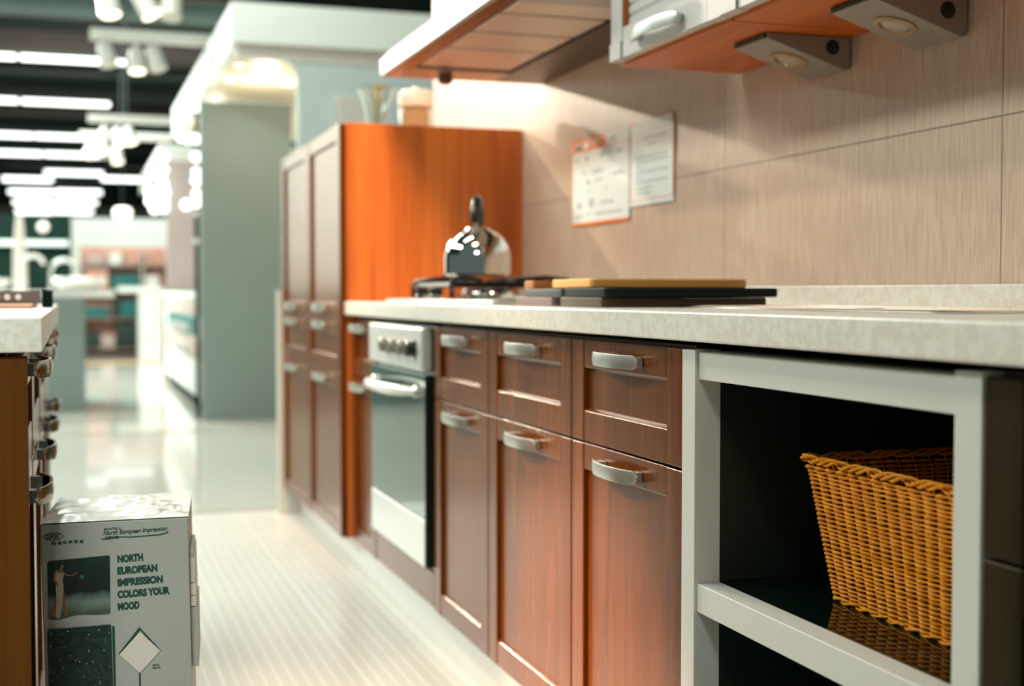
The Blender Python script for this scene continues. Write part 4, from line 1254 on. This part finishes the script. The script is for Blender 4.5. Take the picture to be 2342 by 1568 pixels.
t = thing('pendant_lamp', (0.61, 17.0, 1.84), 'small warm oval pendant lamp over the far aisle', 'lamp')
MB().lathe([(0.03, -0.075), (0.09, -0.06), (0.115, 0), (0.09, 0.06), (0.03, 0.07)], (0.61, 17.0, 1.84), 20).build('shade', 'downlight', t, 0, True)
MB().tube([(0.61, 17.0, 1.911), (0.61, 17.0, 4.44)], 0.006, 6).build('cord', 'beam', t)

# ------------------------------------------------------------------ ceiling lights and track spots
TUBES = [
 (17.27, -0.56, 0.68, 'fluorescent ceiling light of the nearest lit row, right of its neighbour'), (17.27, -1.85, -0.60, 'fluorescent ceiling light cut by the left edge in the nearest lit row'),
 (21.2, -0.67, 0.59, 'fluorescent ceiling light of the second lit row, right of its neighbour'), (21.2, -1.95, -0.72, 'fluorescent ceiling light cut by the left edge in the second lit row'),
 (25.86, -0.60, 0.36, 'fluorescent ceiling light of the third lit row, right of its neighbour'), (25.86, -1.85, -0.63, 'fluorescent ceiling light at the left edge in the third lit row'),
 (29.2, -0.49, 0.75, 'fluorescent ceiling light of the fourth lit row, right of its neighbour'), (29.2, -1.8, -0.53, 'fluorescent ceiling light at the left edge in the fourth lit row'),
 (33.6, -0.57, 0.76, 'single fluorescent ceiling light of the fifth lit row'),
 (35.9, -1.62, -0.42, 'fluorescent ceiling light of the sixth lit row, left one'), (35.1, 0.76, 1.97, 'fluorescent ceiling light of the sixth lit row, right one by the booth canopy'),
 (40.4, -1.66, -0.43, 'left fluorescent ceiling light of the front row in the far cluster'), (40.0, -0.38, 0.86, 'right fluorescent ceiling light of the front row in the far cluster'),
 (45.1, -1.72, -0.51, 'left fluorescent ceiling light of the middle row in the far cluster'), (44.6, -0.45, 0.82, 'right fluorescent ceiling light of the middle row in the far cluster'),
 (50.2, -1.83, -0.60, 'left fluorescent ceiling light of the last row in the far cluster'), (49.7, -0.54, 0.76, 'right fluorescent ceiling light of the last row in the far cluster')]
for (y, xa, xb, lb) in TUBES:
    t = thing('ceiling_light', ((xa + xb) / 2, y, 3.70), lb, 'ceiling light', 'white fluorescent lights under the dark ceiling')
    w = 0.045 * y / 17
    MB().box(xa, xb, y - 0.07, y + 0.07, 3.70, 3.70 + w).build('diffuser', 'tube', t, 0.02)
    MB().box(xa, xb, y - 0.06, y + 0.06, 3.7005 + w, 3.74 + w).build('housing', 'beam', t)

def spot_head(t, x, y, z, ax, az, lit, r=0.055, L=0.16):
    """cylindrical lamp head hanging from the rail, mouth pointing along (ax, -, -az)"""
    d = Vector((ax, -0.25, -az)).normalized()
    c = Vector((x, y, z))
    a, b = c - d * L * 0.5, c + d * L * 0.5
    m = MB(); m.tube([a, a + d * 0.02, c, b], [r * 0.55, r * 0.85, r * 0.9, r], 18)
    h = m.build('spot_head', 'track_white', t, 0, True)
    m = MB(); m.tube([b + d * 0.001, b + d * 0.004], [r * 0.9, r * 0.8], 18)
    m.build('spot_lens', 'spot_glow' if lit else 'booth_beige', h, 0, True)
def track(y, xa, xb, z, heads, label, r=0.055, L=0.16):
    t = thing('track_light', ((xa + xb) / 2, y, z), label, 'track light', 'white track spot rails over the aisle')
    MB().box(xa, xb, y - 0.035, y + 0.035, z - 0.035, z + 0.035).build('rail', 'track_white', t, 0.004)
    MB().tube([((xa + xb) / 2 - 0.05, y, z + 0.0355), ((xa + xb) / 2 - 0.05, y, 4.44)], 0.012, 8).build('drop_rod', 'beam', t)
    for (x, dz, ax, az, lit) in heads:
        MB().tube([(x, y, z - 0.0355), (x, y, z - dz + L * 0.35)], 0.014, 8).build('spot_arm', 'track_white', t)
        spot_head(t, x, y - 0.01, z - dz, ax, az, lit, r, L)
track(7.80, 0.05, 0.80, 2.66, [(0.215, 0.175, 0.15, 1.0, True), (0.41, 0.17, 0.45, 0.8, True), (0.56, 0.17, -0.1, 1.0, False)], 'nearest track spot rail, its three heads hanging in at the top of the photo', 0.062, 0.17)
track(9.08, 0.135, 0.95, 2.535, [(0.235, 0.125, 0.2, 1.0, False), (0.425, 0.155, 0.05, 1.0, True), (0.545, 0.135, 0.25, 1.0, False)], 'track spot rail reaching the booth canopy, middle head glowing', 0.058, 0.16)
track(13.57, 0.175, 1.0, 2.555, [(0.325, 0.17, -0.1, 1.0, False), (0.455, 0.17, 0.25, 1.0, True), (0.56, 0.15, 0.3, 1.0, True)], 'farther track spot rail beneath the first one, beside the booth canopy', 0.06, 0.17)
track(14.70, 0.10, 1.05, 2.52, [(0.21, 0.15, -0.4, 1.0, True), (0.345, 0.14, 0.1, 1.0, False), (0.475, 0.20, 0.1, 1.0, True)], 'farthest track spot rail, lowest in the photo', 0.062, 0.17)
